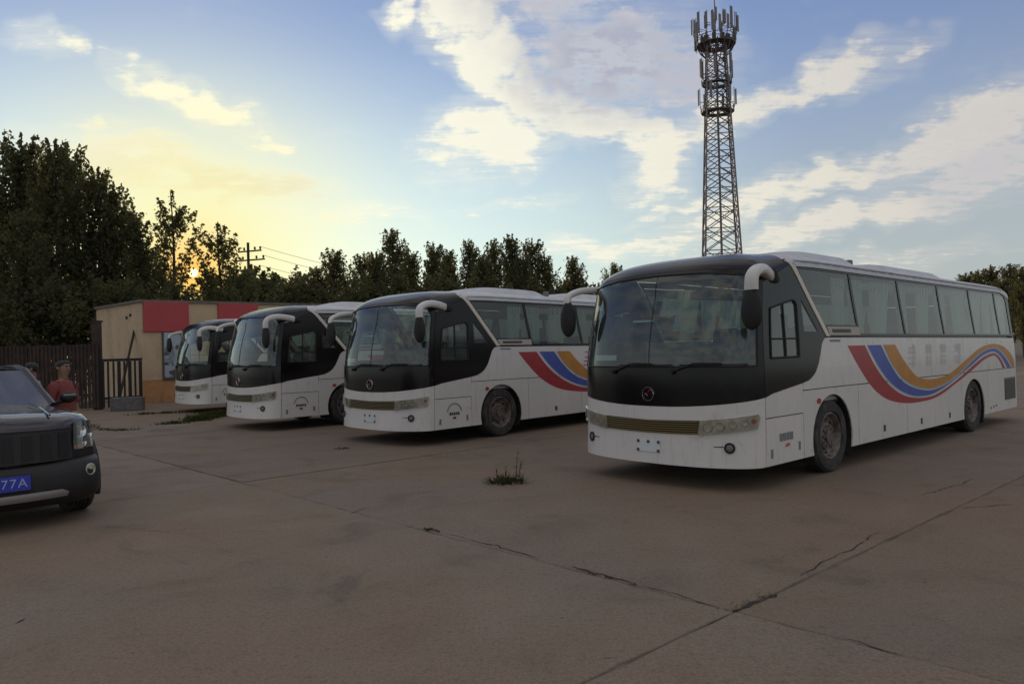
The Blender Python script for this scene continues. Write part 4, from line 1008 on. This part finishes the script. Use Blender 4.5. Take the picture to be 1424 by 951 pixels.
def tree(px, top, Yd, kind, label, wid=1.0, group=None, name='poplar_tree', var=None):
    p = px_pt(px, top, Yd); pr = PROTO[kind]; (tm, cmz), H = pr[rnd.randrange(len(pr)) if var is None else var]
    s = p.z / H
    t = empty(name, (p.x, p.y, 0), rnd.uniform(0, 6.28)); t.scale = (s * wid, s * wid, s)
    for nm, me in (('trunk', tm), ('crown', cmz)):
        o = bpy.data.objects.new(nm, me); COL.objects.link(o); o.parent = t
    tag(t, label, 'tree', group); return t
def grove(rows, kind, phrase, group, name='poplar_tree'):
    for k, (px, top, Yd, wd) in enumerate(sorted(rows)): tree(px, top, Yd, kind, ORD[k] + ' ' + phrase, wd, group, name)
grove(((-62, 190, 38, 1.0), (20, 184, 40, .85), (74, 198, 39, .85), (107, 204, 42, .8), (133, 236, 40, .85), (158, 256, 41, .9), (184, 292, 40, .95), (-20, 235, 45, 1.1), (47, 225, 47, 1.1), (-95, 250, 50, 1.1), (28, 290, 35, 1.0), (205, 342, 43, .8)),
      'poplar', 'tall dark poplar from the left in the dense clump left of the sun', 'tall poplars behind the fence at the left')
tree(236, 268, 42, 'slim', 'slender loose poplar standing alone just left of the setting sun', .95, None, var=0)
tree(303, 310, 44, 'slim', 'small slender poplar just right of the setting sun', 1.15, None, var=1)
grove(((190, 378, 44, 1.2), (216, 388, 40, 1.1), (246, 408, 44, 1.2), (286, 408, 46, 1.0), (322, 376, 48, 1.1), (352, 370, 50, 1.1), (372, 380, 46, 1.2), (398, 394, 50, 1.3), (266, 418, 40, 1.2), (314, 404, 41, 1.1), (345, 400, 42, 1.2), (160, 392, 37, 1.2), (110, 392, 36, 1.2), (60, 388, 36, 1.2), (10, 396, 37, 1.2), (420, 380, 52, 1.2)),
      'bush', 'low dark bush from the left in the thicket below the sun', 'low bushes along the yard edge', 'bush_tree')
grove(((442, 372, 52, 1.1), (468, 346, 54, 1.1), (500, 352, 56, 1.1), (545, 320, 55, .95), (572, 346, 57, 1.1), (522, 352, 50, 1.1), (608, 338, 56, .95), (625, 346, 58, 1.0)),
      'poplar', 'broad dark poplar from the left above the second and third coaches', 'poplars behind the middle coaches')
grove(((655, 334, 55, .8), (684, 333, 57, .9), (706, 328, 55, .85), (738, 332, 56, .9), (755, 356, 57, 1.0), (672, 356, 52, 1.0), (722, 356, 53, 1.0)),
      'poplar', 'upright dark poplar from the left in the clump left of the mast', 'poplars left of the mast')
tree(798, 357, 56, 'poplar', 'small open poplar standing alone just left of the nearest coach', .95, None)
tree(855, 366, 60, 'poplar', 'treetop just showing above the left end of the nearest coach roof', 1.0, None)
grove(((780, 392, 58, 1.3), (822, 394, 60, 1.3), (640, 384, 52, 1.3), (598, 388, 50, 1.3), (556, 388, 50, 1.3), (482, 392, 48, 1.3), (700, 392, 52, 1.3), (760, 396, 54, 1.3)),
      'bush', 'low dark bush from the left at the foot of the poplars behind the coaches', 'bushes behind the coaches', 'bush_tree')
grove(((1338, 380, 58, 1.2), (1356, 376, 60, 1.2), (1378, 370, 57, 1.2), (1402, 368, 60, 1.2), (1420, 372, 56, 1.2), (1440, 374, 58, 1.2), (1465, 366, 60, 1.2), (1328, 398, 62, 1.2), (1390, 388, 52, 1.2), (1425, 390, 50, 1.2)),
      'poplar', 'dark poplar from the left behind the rear of the nearest coach', 'dark trees behind the rear of the nearest coach')

# ------------------------------------------------------------------ the dark off-road car at the left edge
CM = dict(paint=mat('dark_purple_paint', (.020, .014, .022), .22, coat=.8, metal=.2, dirt=((.06, .05, .05), 3, .5, .8, .3)), trim=mat('black_bumper_plastic', (.014, .013, .013), .55, dirt=((.06, .05, .04), 5, .5, .8, .3)),
          silver=mat('silver_trim', (.24, .215, .20), .4, metal=.5), glass=glass('car_glass', (.22, .20, .24), .14), plate=mat('plate_blue', (.035, .05, .42), .45), white=mat('plate_white', (.34, .40, .62), .5), slot=mat('grille_dark', (.006, .006, .006), .6),
          inner=mat('car_interior', (.03, .028, .03), .8))
CF = Vector((-4.98, 7.58, 0)); cfw = Vector((.70, -.714, 0))
car = empty('off_road_car', CF, math.atan2(-cfw.y, -cfw.x)); tag(car, 'dark purple off-road car with blue plate, cut off by the left edge', 'car')
# x back from the nose, half width, sill z, flank top z, hood/roof centre z
ST = [(.045, .86, .46, .97, .99), (.06, .875, .42, 1.02, 1.045), (.12, .885, .39, 1.05, 1.095), (.25, .89, .37, 1.07, 1.135), (.55, .90, .36, 1.09, 1.17), (1.0, .905, .35, 1.10, 1.19), (1.35, .91, .34, 1.11, 1.205), (1.7, .91, .34, 1.12, 1.20), (2.4, .91, .34, 1.13, 1.18), (3.2, .91, .34, 1.14, 1.18), (4.0, .90, .36, 1.14, 1.18), (4.4, .87, .40, 1.12, 1.16), (4.56, .78, .44, 1.05, 1.08), (4.60, .62, .48, .90, .92)]
def car_sec(x, hw, zs_, zf, zc):
    q = [(0, zs_), (hw * .80, zs_), (hw * .95, zs_ + .05), (hw, zs_ + .16), (hw * 1.0, (zs_ + zf) / 2), (hw * .985, zf - .10), (hw * .955, zf - .03), (hw * .88, zf + (zc - zf) * .35), (hw * .70, zf + (zc - zf) * .70), (hw * .60, zf + (zc - zf) * .62), (hw * .35, zc - .005), (0, zc)]
    return q
xs = [Vector(s) for s in []]
fine = []
for i in range(len(ST) - 1):
    k = max(1, int((ST[i + 1][0] - ST[i][0]) / .07))
    for j in range(k):
        t = j / k; p0, p1, p2, p3 = ST[max(i - 1, 0)], ST[i], ST[i + 1], ST[min(i + 2, len(ST) - 1)]
        fine.append(tuple(p1[c] + (p2[c] - p1[c]) * t for c in range(5)))
fine.append(ST[-1])
secs = [(s[0], car_sec(*s)) for s in fine]; nq = len(secs[0][1])
WXC = (.82, 3.55); RC = .385
def in_arch(x, z): return any((x - wx) ** 2 + (z - RC) ** 2 < .46 ** 2 for wx in WXC)
bd = MB()
for sgn in (-1, 1):
    o = len(bd.v)
    for x, q in secs: bd.v += [(x + (.36 * (y / .90) ** 3.2 + .10 * max(0, z - .62) * (1 if x < .3 else 0)) * max(0, 1 - x / .9), sgn * y, z) for y, z in q]
    bd.f.append(tuple(range(o, o + nq)) if sgn > 0 else tuple(reversed(range(o, o + nq))))
    for i in range(len(secs) - 1):
        for j in range(nq - 1):
            xc = (secs[i][0] + secs[i + 1][0]) / 2; zc = sum((secs[i][1][j][1], secs[i][1][j + 1][1])) / 2
            if j in (1, 2, 3, 4, 5) and in_arch(xc, zc): continue
            f = (o + i * nq + j, o + (i + 1) * nq + j, o + (i + 1) * nq + j + 1, o + i * nq + j + 1)
            bd.f.append(f if sgn < 0 else tuple(reversed(f)))
body = bd.build('body', CM['paint'], car, 50)
def nose_x(y): # plan curve of the nose
    a = abs(y) / .90; return .02 + .36 * a ** 3.2
def nose_patch(nm, y0, y1, z0, z1, off, m, par, th=.02, n=8, slope=.10, top_in=0.0):
    b_ = MB(); F_ = []; Bk = []
    for i in range(n + 1):
        t = i / n
        for k in (0, 1):
            z = z1 if k else z0; ya, yb = (y0 + top_in, y1 - top_in) if k else (y0, y1); y = ya + (yb - ya) * t
            x = nose_x(y) - off + slope * max(0, z - .62)
            F_.append((x, y, z)); Bk.append((x + th, y, z))
    b_.add(F_ + Bk, [])
    N = len(F_)
    for i in range(n):
        a = 2 * i; b_.f.append((a, a + 1, a + 3, a + 2)); b_.f.append((N + a, N + a + 2, N + a + 3, N + a + 1))
        b_.f.append((a + 1, N + a + 1, N + a + 3, a + 3)); b_.f.append((a, a + 2, N + a + 2, N + a))
    b_.f += [(0, N, N + 1, 1), (2 * n, 2 * n + 1, N + 2 * n + 1, N + 2 * n)]
    return b_.build(nm, m, par, 40)
# bumper: a rounded black bar that wraps the corners
bp_ = MB(); rows = []
prof = [(.10, .205), (.03, .24), (-.03, .30), (-.045, .40), (-.04, .52), (-.015, .62), (.05, .655), (.16, .66)]
NB = 26
for i in range(NB + 1):
    u = -1 + 2 * i / NB; y = .935 * math.sin(u * math.pi / 2); back = .02 + .62 * (1 - math.cos(abs(u) ** 2.2 * math.pi / 2))
    rows.append([(back + dx * (1 - .3 * abs(u)), y * (1 + (-dx) * .25), z + (.06 * abs(u) ** 4 if z < .3 else 0)) for dx, z in prof])
bp_.add([p for r in rows for p in r], [(i * 8 + j, i * 8 + j + 1, (i + 1) * 8 + j + 1, (i + 1) * 8 + j) for i in range(NB) for j in range(7)])
bmp = bp_.build('bumper', CM['trim'], car, 50)
grl = nose_patch('grille', -.60, .60, .665, .965, .012, CM['trim'], car, .03, 14, .10, .02)
for k in range(7):
    yc = -.51 + .17 * k
    nose_patch('grille_slot', yc - .052, yc + .052, .69, .94, .018, CM['slot'], grl, .01, 2, .10, .008)
for sgn in (-1, 1):
    ya, yb = (.62, .855); a_, b__ = (sgn * ya, sgn * yb) if sgn > 0 else (sgn * yb, sgn * ya)
    hl = nose_patch('headlight', a_, b__, .755, 1.035, .010, M['lampbody'], car, .05, 8, .16, .02)
    for (yy, zz, rr) in ((.70, .93, .066), (.72, .81, .05), (.80, .89, .05)):
        c = Vector((nose_x(yy) + .16 * max(0, zz - .62) - .014, sgn * yy, zz)); nrm = Vector((-1, sgn * .35, .15)).normalized()
        MB().lathe([(rr, 0), (rr, .012), (rr * .8, .012), (rr * .6, .002), (0, -.003)], Matrix.Translation(c) @ nrm.to_track_quat('Z', 'Y').to_matrix().to_4x4(), 14).build('lamp', M['chrome'], hl, 40)
    nose_patch('turn_lamp', sgn * .69 - .055, sgn * .69 + .055, .765, .80, .022, M['amber'], hl, .006, 3, .16)
    nose_patch('lens', a_, b__, .752, 1.038, .030, M['clear'], hl, .01, 8, .16, .02)
    c = Vector((.30, sgn * .735, .545)); nrm = Vector((-1, sgn * .5, 0)).normalized()
    fo_ = MB().lathe([(.062, -.05), (.062, .0), (.052, .004), (.045, -.006), (0, -.004)], Matrix.Translation(Vector((.062, sgn * .755, .535))) @ nrm.to_track_quat('Z', 'Y').to_matrix().to_4x4(), 16).build('fog_lamp', M['lampbody'], car, 40)
ss = MB(); rr_ = []
for i in range(15):
    u = -1 + 2 * i / 14; y = .60 * u; rr_.append([(-.045 + .10 * abs(u) ** 2.5 + dx, y, z) for dx, z in ((-.02, .30), (-.03, .34), (-.02, .375), (.05, .38), (.05, .29))])
ss.add([p for r in rr_ for p in r], [(i * 5 + j, i * 5 + (j + 1) % 5, (i + 1) * 5 + (j + 1) % 5, (i + 1) * 5 + j) for i in range(14) for j in range(5)] + [tuple(range(5)), tuple(14 * 5 + j for j in (4, 3, 2, 1, 0))])
ss.build('skid_strip', CM['silver'], car, 40)
pl_ = MB(); pl_.rbox((-.062, .045, .49), (.012, .44, .145), .004); plo = pl_.build('number_plate', CM['plate'], car)
fr_ = MB(); fr_.rbox((-.05, .045, .49), (.02, .46, .165), .004); fr_.build('plate_frame', CM['trim'], car)
tc_ = bpy.data.curves.new('plate_text', 'FONT'); tc_.body = '77A'; tc_.size = .125; tc_.align_x = 'RIGHT'; tc_.align_y = 'CENTER'; tc_.space_character = 1.15; tc_.extrude = .002
to_ = bpy.data.objects.new('plate_text', tc_); COL.objects.link(to_); bpy.context.view_layer.update()
tme = bpy.data.meshes.new_from_object(to_.evaluated_get(bpy.context.evaluated_depsgraph_get())); bpy.data.objects.remove(to_); tme.materials.clear(); tme.materials.append(CM['white'])
tob = bpy.data.objects.new('plate_lettering', tme); COL.objects.link(tob); tob.parent = plo
# text faces the nose (-x); reading direction runs towards local -y as seen from the front
tob.matrix_local = Matrix.Translation((-.071, -.145, .49)) @ Matrix(((0, 0, -1, 0), (-1, 0, 0, 0), (0, 1, 0, 0), (0, 0, 0, 1)))
# hood shut line and ribs
for yy in (-.42, .42): MB().tube([(.22, yy, 1.125), (.7, yy * 1.05, 1.180), (1.25, yy * 1.08, 1.208)], .012, 5).build('hood_rib', CM['paint'], car, 60)
# greenhouse
R0 = 1.58
P = dict(a0=(1.40, .74, 1.17), a1=(2.05, .60, R0), b0=(2.45, .80, 1.15), b1=(2.50, .62, R0 + .04), c0=(3.35, .80, 1.16), c1=(3.35, .62, R0 + .03), d0=(4.30, .76, 1.16), d1=(4.10, .58, R0 - .03))
def mir(p, s): return (p[0], p[1] * s, p[2])
rf_ = MB(); rp = [('a1',), ('b1',), ('c1',), ('d1',)]
rows = []
for k, up_ in (('a1', .03), ('b1', .05), ('c1', .05), ('d1', .02)):
    p = P[k]; rows.append([(p[0], p[1] * u, p[2] + up_ * (1 - u * u)) for u in (-1, -.6, 0, .6, 1)])
rf_.add([p for r in rows for p in r], [(i * 5 + j, i * 5 + j + 1, (i + 1) * 5 + j + 1, (i + 1) * 5 + j) for i in range(3) for j in range(4)]); rf_.build('roof', CM['paint'], car, 60)
wsg = MB(); wsg.add([(p[0] - (.10 if abs(u) < .5 else .03) * (1 - abs(u)), p[1] * u, p[2]) for p in (P['a0'], P['a1']) for u in (-1, -.5, 0, .5, 1)], [(j, j + 1, 6 + j, 5 + j) for j in range(4)]); wsg.build('windscreen', CM['glass'], car, 60)
for s in (-1, 1):
    for a, b, nm in (('a', 'b', 'front_door_window'), ('b', 'c', 'rear_door_window'), ('c', 'd', 'quarter_window')):
        g_ = MB(); g_.add([mir(P[a + '0'], s), mir(P[b + '0'], s), mir(P[b + '1'], s), mir(P[a + '1'], s)], [(0, 1, 2, 3)]); g_.build(nm, CM['glass'], car)
    for k, r_ in (('a', .035), ('b', .03), ('c', .03), ('d', .06)): MB().tube([mir(P[k + '0'], s), mir(P[k + '1'], s)], r_, 6).build('pillar', CM['paint'], car, 60)
    MB().tube([mir(P[k + '1'], s) for k in 'abcd'], .03, 6).build('roof_rail', CM['trim'], car, 60)
    mm = MB(); sphere_pts(mm, (1.66, s * .97, 1.235), 1.0, 14, 10, (.06, .095, .07)); mo = mm.build('door_mirror', CM['trim'], car, 60)
    MB().tube([(1.70, s * .80, 1.17), (1.67, s * .95, 1.20)], .03, 6).build('mirror_stalk', CM['trim'], mo)
    MB().rbox((1.605, s * .97, 1.262), (.02, .14, .025), .008).build('mirror_highlight', CM['silver'], mo)  # silver bar puts the highlight on the black housing into the colour
    for wx in WXC:
        make_wheel('wheel', (wx, s * .79, RC), s, car, RC, .25, 'rubber', 'rim', .235)
        fl2 = MB(); angs = [-.35 + (math.pi + .7) * i / 18 for i in range(19)]
        ring = [(wx + .47 * math.cos(t), RC + .47 * math.sin(t)) for t in angs]
        fl2.tube([(x, s * .90, z) for x, z in ring], .035, 6); fl2.build('wheel_flare', CM['trim'], car, 60)
        ln = MB()
        for i in range(18): ln.quad((ring[i][0], s * .90, ring[i][1]), (ring[i + 1][0], s * .90, ring[i + 1][1]), (ring[i + 1][0], s * .5, ring[i + 1][1]), (ring[i][0], s * .5, ring[i][1]))
        ln.build('arch_liner', M['under'], car)

g_ = MB(); g_.add([mir(P['d0'], -1), mir(P['d0'], 1), mir(P['d1'], 1), mir(P['d1'], -1)], [(0, 1, 2, 3)]); g_.build('rear_window', CM['glass'], car)
it = MB(); it.rbox((1.75, 0, 1.10), (.5, 1.4, .12), .04); it.build('dashboard', CM['inner'], car)
for yy in (-.36, .36):
    se = MB(); se.rbox((2.55, yy, 1.12), (.14, .46, .60), .05, Matrix.Rotation(R(12), 3, 'Y')); se.rbox((2.64, yy, 1.46), (.09, .24, .16), .03); se.build('seat', CM['inner'], car, 40)
ub = MB(); ub.box((2.3, 0, .48), (4.3, 1.1, .24)); ub.build('underbody', M['under'], car)

# ------------------------------------------------------------------ two people behind the car
def skin_mesh(nodes, edges, root, sub=2):
    me = bpy.data.meshes.new('tmp'); me.from_pydata([n[0] for n in nodes], edges, []); ob = bpy.data.objects.new('tmp', me); COL.objects.link(ob)
    md = ob.modifiers.new('skin', 'SKIN'); md.use_smooth_shade = True
    for i, n in enumerate(nodes):
        sv = me.skin_vertices[0].data[i]; sv.radius = n[1] if isinstance(n[1], tuple) else (n[1], n[1]); sv.use_root = (i == root)
    sd_ = ob.modifiers.new('sub', 'SUBSURF'); sd_.levels = sub; sd_.render_levels = sub
    bpy.context.view_layer.update()
    out = bpy.data.meshes.new_from_object(ob.evaluated_get(bpy.context.evaluated_depsgraph_get())); bpy.data.objects.remove(ob); return out
def person(loc, rz, shirt, trousers, skin, hair, label, tall=1.0, turn=0.0, arms='down'):
    # facing local +x
    N = [((0, 0, .96), (.13, .16)), ((0, 0, 1.10), (.115, .15)), ((.01, 0, 1.28), (.12, .17)), ((0, 0, 1.42), (.085, .13)), ((.005, 0, 1.50), .058), ((.015, 0, 1.56), .058),
         ((.025, 0, 1.63), (.088, .074)), ((.02, 0, 1.70), (.098, .082)), ((.012, 0, 1.755), (.075, .066))]
    E_ = [(i, i + 1) for i in range(8)]
    hands = []
    for s in (-1, 1):
        b = len(N)
        if arms == 'front' : el, wr = (.10, s * .25, 1.14), (.30, s * .14, 1.20)
        else: el, wr = (-.02, s * .27, 1.12), (.06, s * .29, .87)
        N += [((0, s * .185, 1.40), .062), (el, .043), (wr, .030), (tuple(Vector(wr) + (Vector(wr) - Vector(el)).normalized() * .09), (.040, .018))]
        E_ += [(3, b), (b, b + 1), (b + 1, b + 2), (b + 2, b + 3)]
        d = (Vector(wr) - Vector(el)).normalized(); pal = Vector(wr) + d * .09; sd2 = d.cross(Vector((0, s, 0))).normalized()
        for q in range(4):
            o = (q - 1.5) * .019; L = (.065, .078, .072, .055)[q]; a = pal + sd2 * o
            k = len(N); N += [(tuple(a + d * .035), .0095), (tuple(a + d * (.035 + L * .6) + Vector((0, -s * .012, 0))), .0085), (tuple(a + d * (.03 + L) + Vector((0, -s * .03, 0))), .0075)]; E_ += [(b + 3, k), (k, k + 1), (k + 1, k + 2)]
        k = len(N); N += [(tuple(Vector(wr) + d * .05 + sd2 * .038), .011), (tuple(Vector(wr) + d * .095 + sd2 * .052 + Vector((0, -s * .01, 0))), .009)]; E_ += [(b + 2, k), (k, k + 1)]
        b = len(N)
        N += [((0, s * .09, .90), .092), ((.01, s * .10, .50), .062), ((-.01, s * .105, .10), .042), ((.03, s * .105, .045), (.045, .04)), ((.15, s * .115, .03), (.036, .025))]
        E_ += [(0, b), (b, b + 1), (b + 1, b + 2), (b + 2, b + 3), (b + 3, b + 4)]
    me = skin_mesh(N, E_, 0)
    # face: pull a nose, brow and chin out of the head
    for v in me.vertices:
        c = v.co
        if c.z > 1.585 and c.x > .05:
            c.x += .026 * math.exp(-((c.z - 1.665) / .018) ** 2 - (c.y / .014) ** 2) + .010 * math.exp(-((c.z - 1.60) / .018) ** 2 - (c.y / .03) ** 2) + .006 * math.exp(-((c.z - 1.705) / .012) ** 2) - .008 * math.exp(-((c.z - 1.685) / .012) ** 2 - ((abs(c.y) - .032) / .016) ** 2)
    me.materials.clear(); me.materials.append(skin); me.shade_smooth()
    root = empty('person', loc, rz); root.scale = (tall, tall, tall); tag(root, label, 'person')
    bo = bpy.data.objects.new('body', me); COL.objects.link(bo); bo.parent = root
    def cloth(nm, test, off, m):
        bm = bmesh.new(); bm.from_mesh(me)
        bmesh.ops.delete(bm, geom=[f for f in bm.faces if not test(f.calc_center_median())], context='FACES')
        if nm == 'hair':      # keep the one cap on the head
            seen = {}; best = set()
            for v0 in bm.verts:
                if v0 in seen: continue
                st_ = [v0]; comp = set(); 
                while st_:
                    v = st_.pop()
                    if v in comp: continue
                    comp.add(v); seen[v] = 1; st_ += [e.other_vert(v) for e in v.link_edges]
                if len(comp) > len(best): best = comp
            bmesh.ops.delete(bm, geom=[v for v in bm.verts if v not in best], context='VERTS')
        bm.normal_update()
        for v in bm.verts: v.co += v.normal * off
        mm_ = bpy.data.meshes.new(nm); bm.to_mesh(mm_); bm.free(); mm_.materials.clear(); mm_.materials.append(m); mm_.shade_smooth()
        o = bpy.data.objects.new(nm, mm_); COL.objects.link(o); o.parent = root
        so = o.modifiers.new('thick', 'SOLIDIFY'); so.thickness = .006; return o
    cloth('shirt', lambda c: (.90 < c.z < 1.485 and abs(c.y) < .21) or (abs(c.y) >= .185 and c.z > 1.20 and c.x < .12), .014, shirt)
    cloth('trousers', lambda c: .09 < c.z < 1.0 and abs(c.y) < .21 and c.x < .2, .012, trousers)
    cloth('shoes', lambda c: c.z < .10, .012, M['mblack'])
    cloth('hair', lambda c: c.z > 1.645 + max(-.02, c.x + .01) * .80, .014, hair)
    for s in (-1, 1):
        em_ = MB(); sphere_pts(em_, (.098, s * .031, 1.688), .0115, 8, 6); em_.build('eye', HAIR, root, 60)
        er = MB(); sphere_pts(er, (.010, s * .088, 1.665), 1.0, 8, 6, (.022, .012, .034)); er.build('ear', skin, root, 60)
    mo_ = MB(); mo_.rbox((.108, 0, 1.628), (.012, .045, .012), .004); mo_.build('mouth', M['redl'], root)
    return root
SK = mat('skin', (.30, .17, .11), .55, var=.06); HAIR = mat('black_hair', (.012, .010, .009), .6, bump=.5, bscale=60)
pA, pB = px_pt(86, 515, 9.9), px_pt(46, 515, 10.6)
person((pA.x, pA.y, 0), R(-8), mat('red_shirt', (.22, .05, .042), .85, var=.1), mat('dark_trousers', (.03, .03, .035), .9), SK, HAIR, 'person in a red shirt with short black hair, facing right behind the car', .955)
person((pB.x, pB.y, 0), R(200), mat('green_shirt', (.30, .32, .12), .85, var=.1), mat('grey_trousers', (.06, .06, .06), .9), SK, HAIR, 'person in a yellow green shirt, dark hair, behind the red shirted one', .945)

# ------------------------------------------------------------------ weeds
GR = leaf_mat('weed_leaf', (.036, .046, .016), (.070, .082, .030), (.07, .08, .025))
STK = mat('weed_stalk', (.10, .085, .045), .9)
def blade(mb, p, d, L, w, rnd):
    side = Vector((-d.y, d.x, 0)).normalized() * w / 2
    q = p.copy(); dd = d.copy(); rows = []
    for k in range(4):
        f = 1 - k / 3.3; rows.append((q - side * f, q + side * f)); dd = (dd + Vector((d.x * .25, d.y * .25, -.22))).normalized(); q = q + dd * L / 3
    vs = [v for r in rows for v in r]; mb.add(vs, [(2 * k, 2 * k + 1, 2 * k + 3, 2 * k + 2) for k in range(3)])
def weed(px, py, wid, hgt, nb, label, stalks=0, seed=1, name='weed_clump'):
    c = px_pt(px, py, 10); t = 1.7 / (1.7 - c.z); c = Vector((c.x * t, c.y * t, 0)); rnd = random.Random(seed)
    e = empty(name, c); tag(e, label, 'weed'); m_ = MB()
    for i in range(nb):
        r = wid / 2 * rnd.random() ** .7; a = rnd.uniform(0, 6.28); p = Vector((r * math.cos(a), r * .55 * math.sin(a), 0)); k = 1 - r / wid
        d = Vector((math.cos(a) * rnd.uniform(.1, .8), math.sin(a) * rnd.uniform(.1, .8), 1)).normalized()
        blade(m_, p, d, hgt * rnd.uniform(.35, .8) * (.4 + k), .018 + .012 * rnd.random(), rnd)
    m_.build('leaves', GR, e)
    for i in range(stalks):
        a = rnd.uniform(0, 6.28); x = (-.10, .0, .13, .16)[i % 4]; h = hgt * (1.0, 1.25, 2.4, 1.5)[i % 4]
        s_ = MB(); pts = [Vector((x, .02 * i, 0)), Vector((x * 1.1, .02 * i, h * .5)), Vector((x * 1.2 + .01, .02 * i, h))]; s_.tube(pts, [.007, .005, .003], 5); so = s_.build('stalk', STK, e)
        lv = MB()
        for j in range(16):
            p = pts[0].lerp(pts[2], .15 + .85 * rnd.random()); aa = rnd.uniform(0, 6.28); blade(lv, p, Vector((math.cos(aa), math.sin(aa), .8)).normalized(), .06 + .05 * rnd.random(), .018, rnd)
        lv.build('stalk_leaves', GR, so)
    return e
weed(703, 671, .54, .17, 130, 'green weed clump with tall stalks in the open yard before the nearest coach', 4, 3)
weed(475, 624, .30, .05, 40, 'low dark weed tuft just in front of the second coach from the right', 0, 4)
weed(595, 736, .18, .03, 26, 'small dry weed tuft at the left end of the long joint', 0, 5)
# weeds and moss in strips on the far left of the yard, and in the joints: uncountable
def strip(name, pts, n, sp, hgt, seed, label):
    rnd = random.Random(seed); m_ = MB(); G_ = []
    for (x, y) in pts:
        c = px_pt(x, y, 10); t = 1.7 / (1.7 - c.z); G_.append(Vector((c.x * t, c.y * t, 0)))
    for i in range(n):
        k = rnd.random() * (len(G_) - 1); j = int(k); p = G_[j].lerp(G_[j + 1], k - j)
        dens = .5 + .5 * math.sin(k * 7.3 + seed) + .3 * math.sin(k * 17 + 2 * seed)
        if rnd.random() > dens: continue
        p = p + Vector((rnd.gauss(0, sp), rnd.gauss(0, sp), 0)); a = rnd.uniform(0, 6.28)
        blade(m_, p, Vector((math.cos(a) * .6, math.sin(a) * .6, 1)).normalized(), hgt * rnd.uniform(.4, 1.2), hgt * .16 + .006, rnd)
    o = m_.build(name, GR); tag(o, label, 'weeds', kind='stuff')
strip('yard_weeds', [(225, 590), (255, 588), (290, 583), (318, 576)], 800, .10, .15, 2, 'dark weeds along the ground in front of the leftmost coach')
strip('yard_weeds', [(180, 577), (215, 575), (245, 574), (300, 571)], 700, .09, .13, 3, 'thin line of weeds at the foot of the beige building')
strip('yard_weeds', [(120, 590), (135, 597), (160, 599), (190, 597)], 500, .08, .10, 4, 'sparse weeds on the ground right of the car')
strip('yard_weeds', [(270, 585), (300, 578), (318, 574)], 1300, .20, .26, 6, 'tall weeds at the wheel of the third coach from the right')
strip('joint_weeds', [(820, 796), (850, 803), (885, 812)], 240, .015, .014, 7, 'dry grass filling a stretch of the long joint')
strip('joint_weeds', [(1015, 848), (1040, 838), (1075, 824)], 260, .035, .013, 8, 'dry grass where the two joints meet')
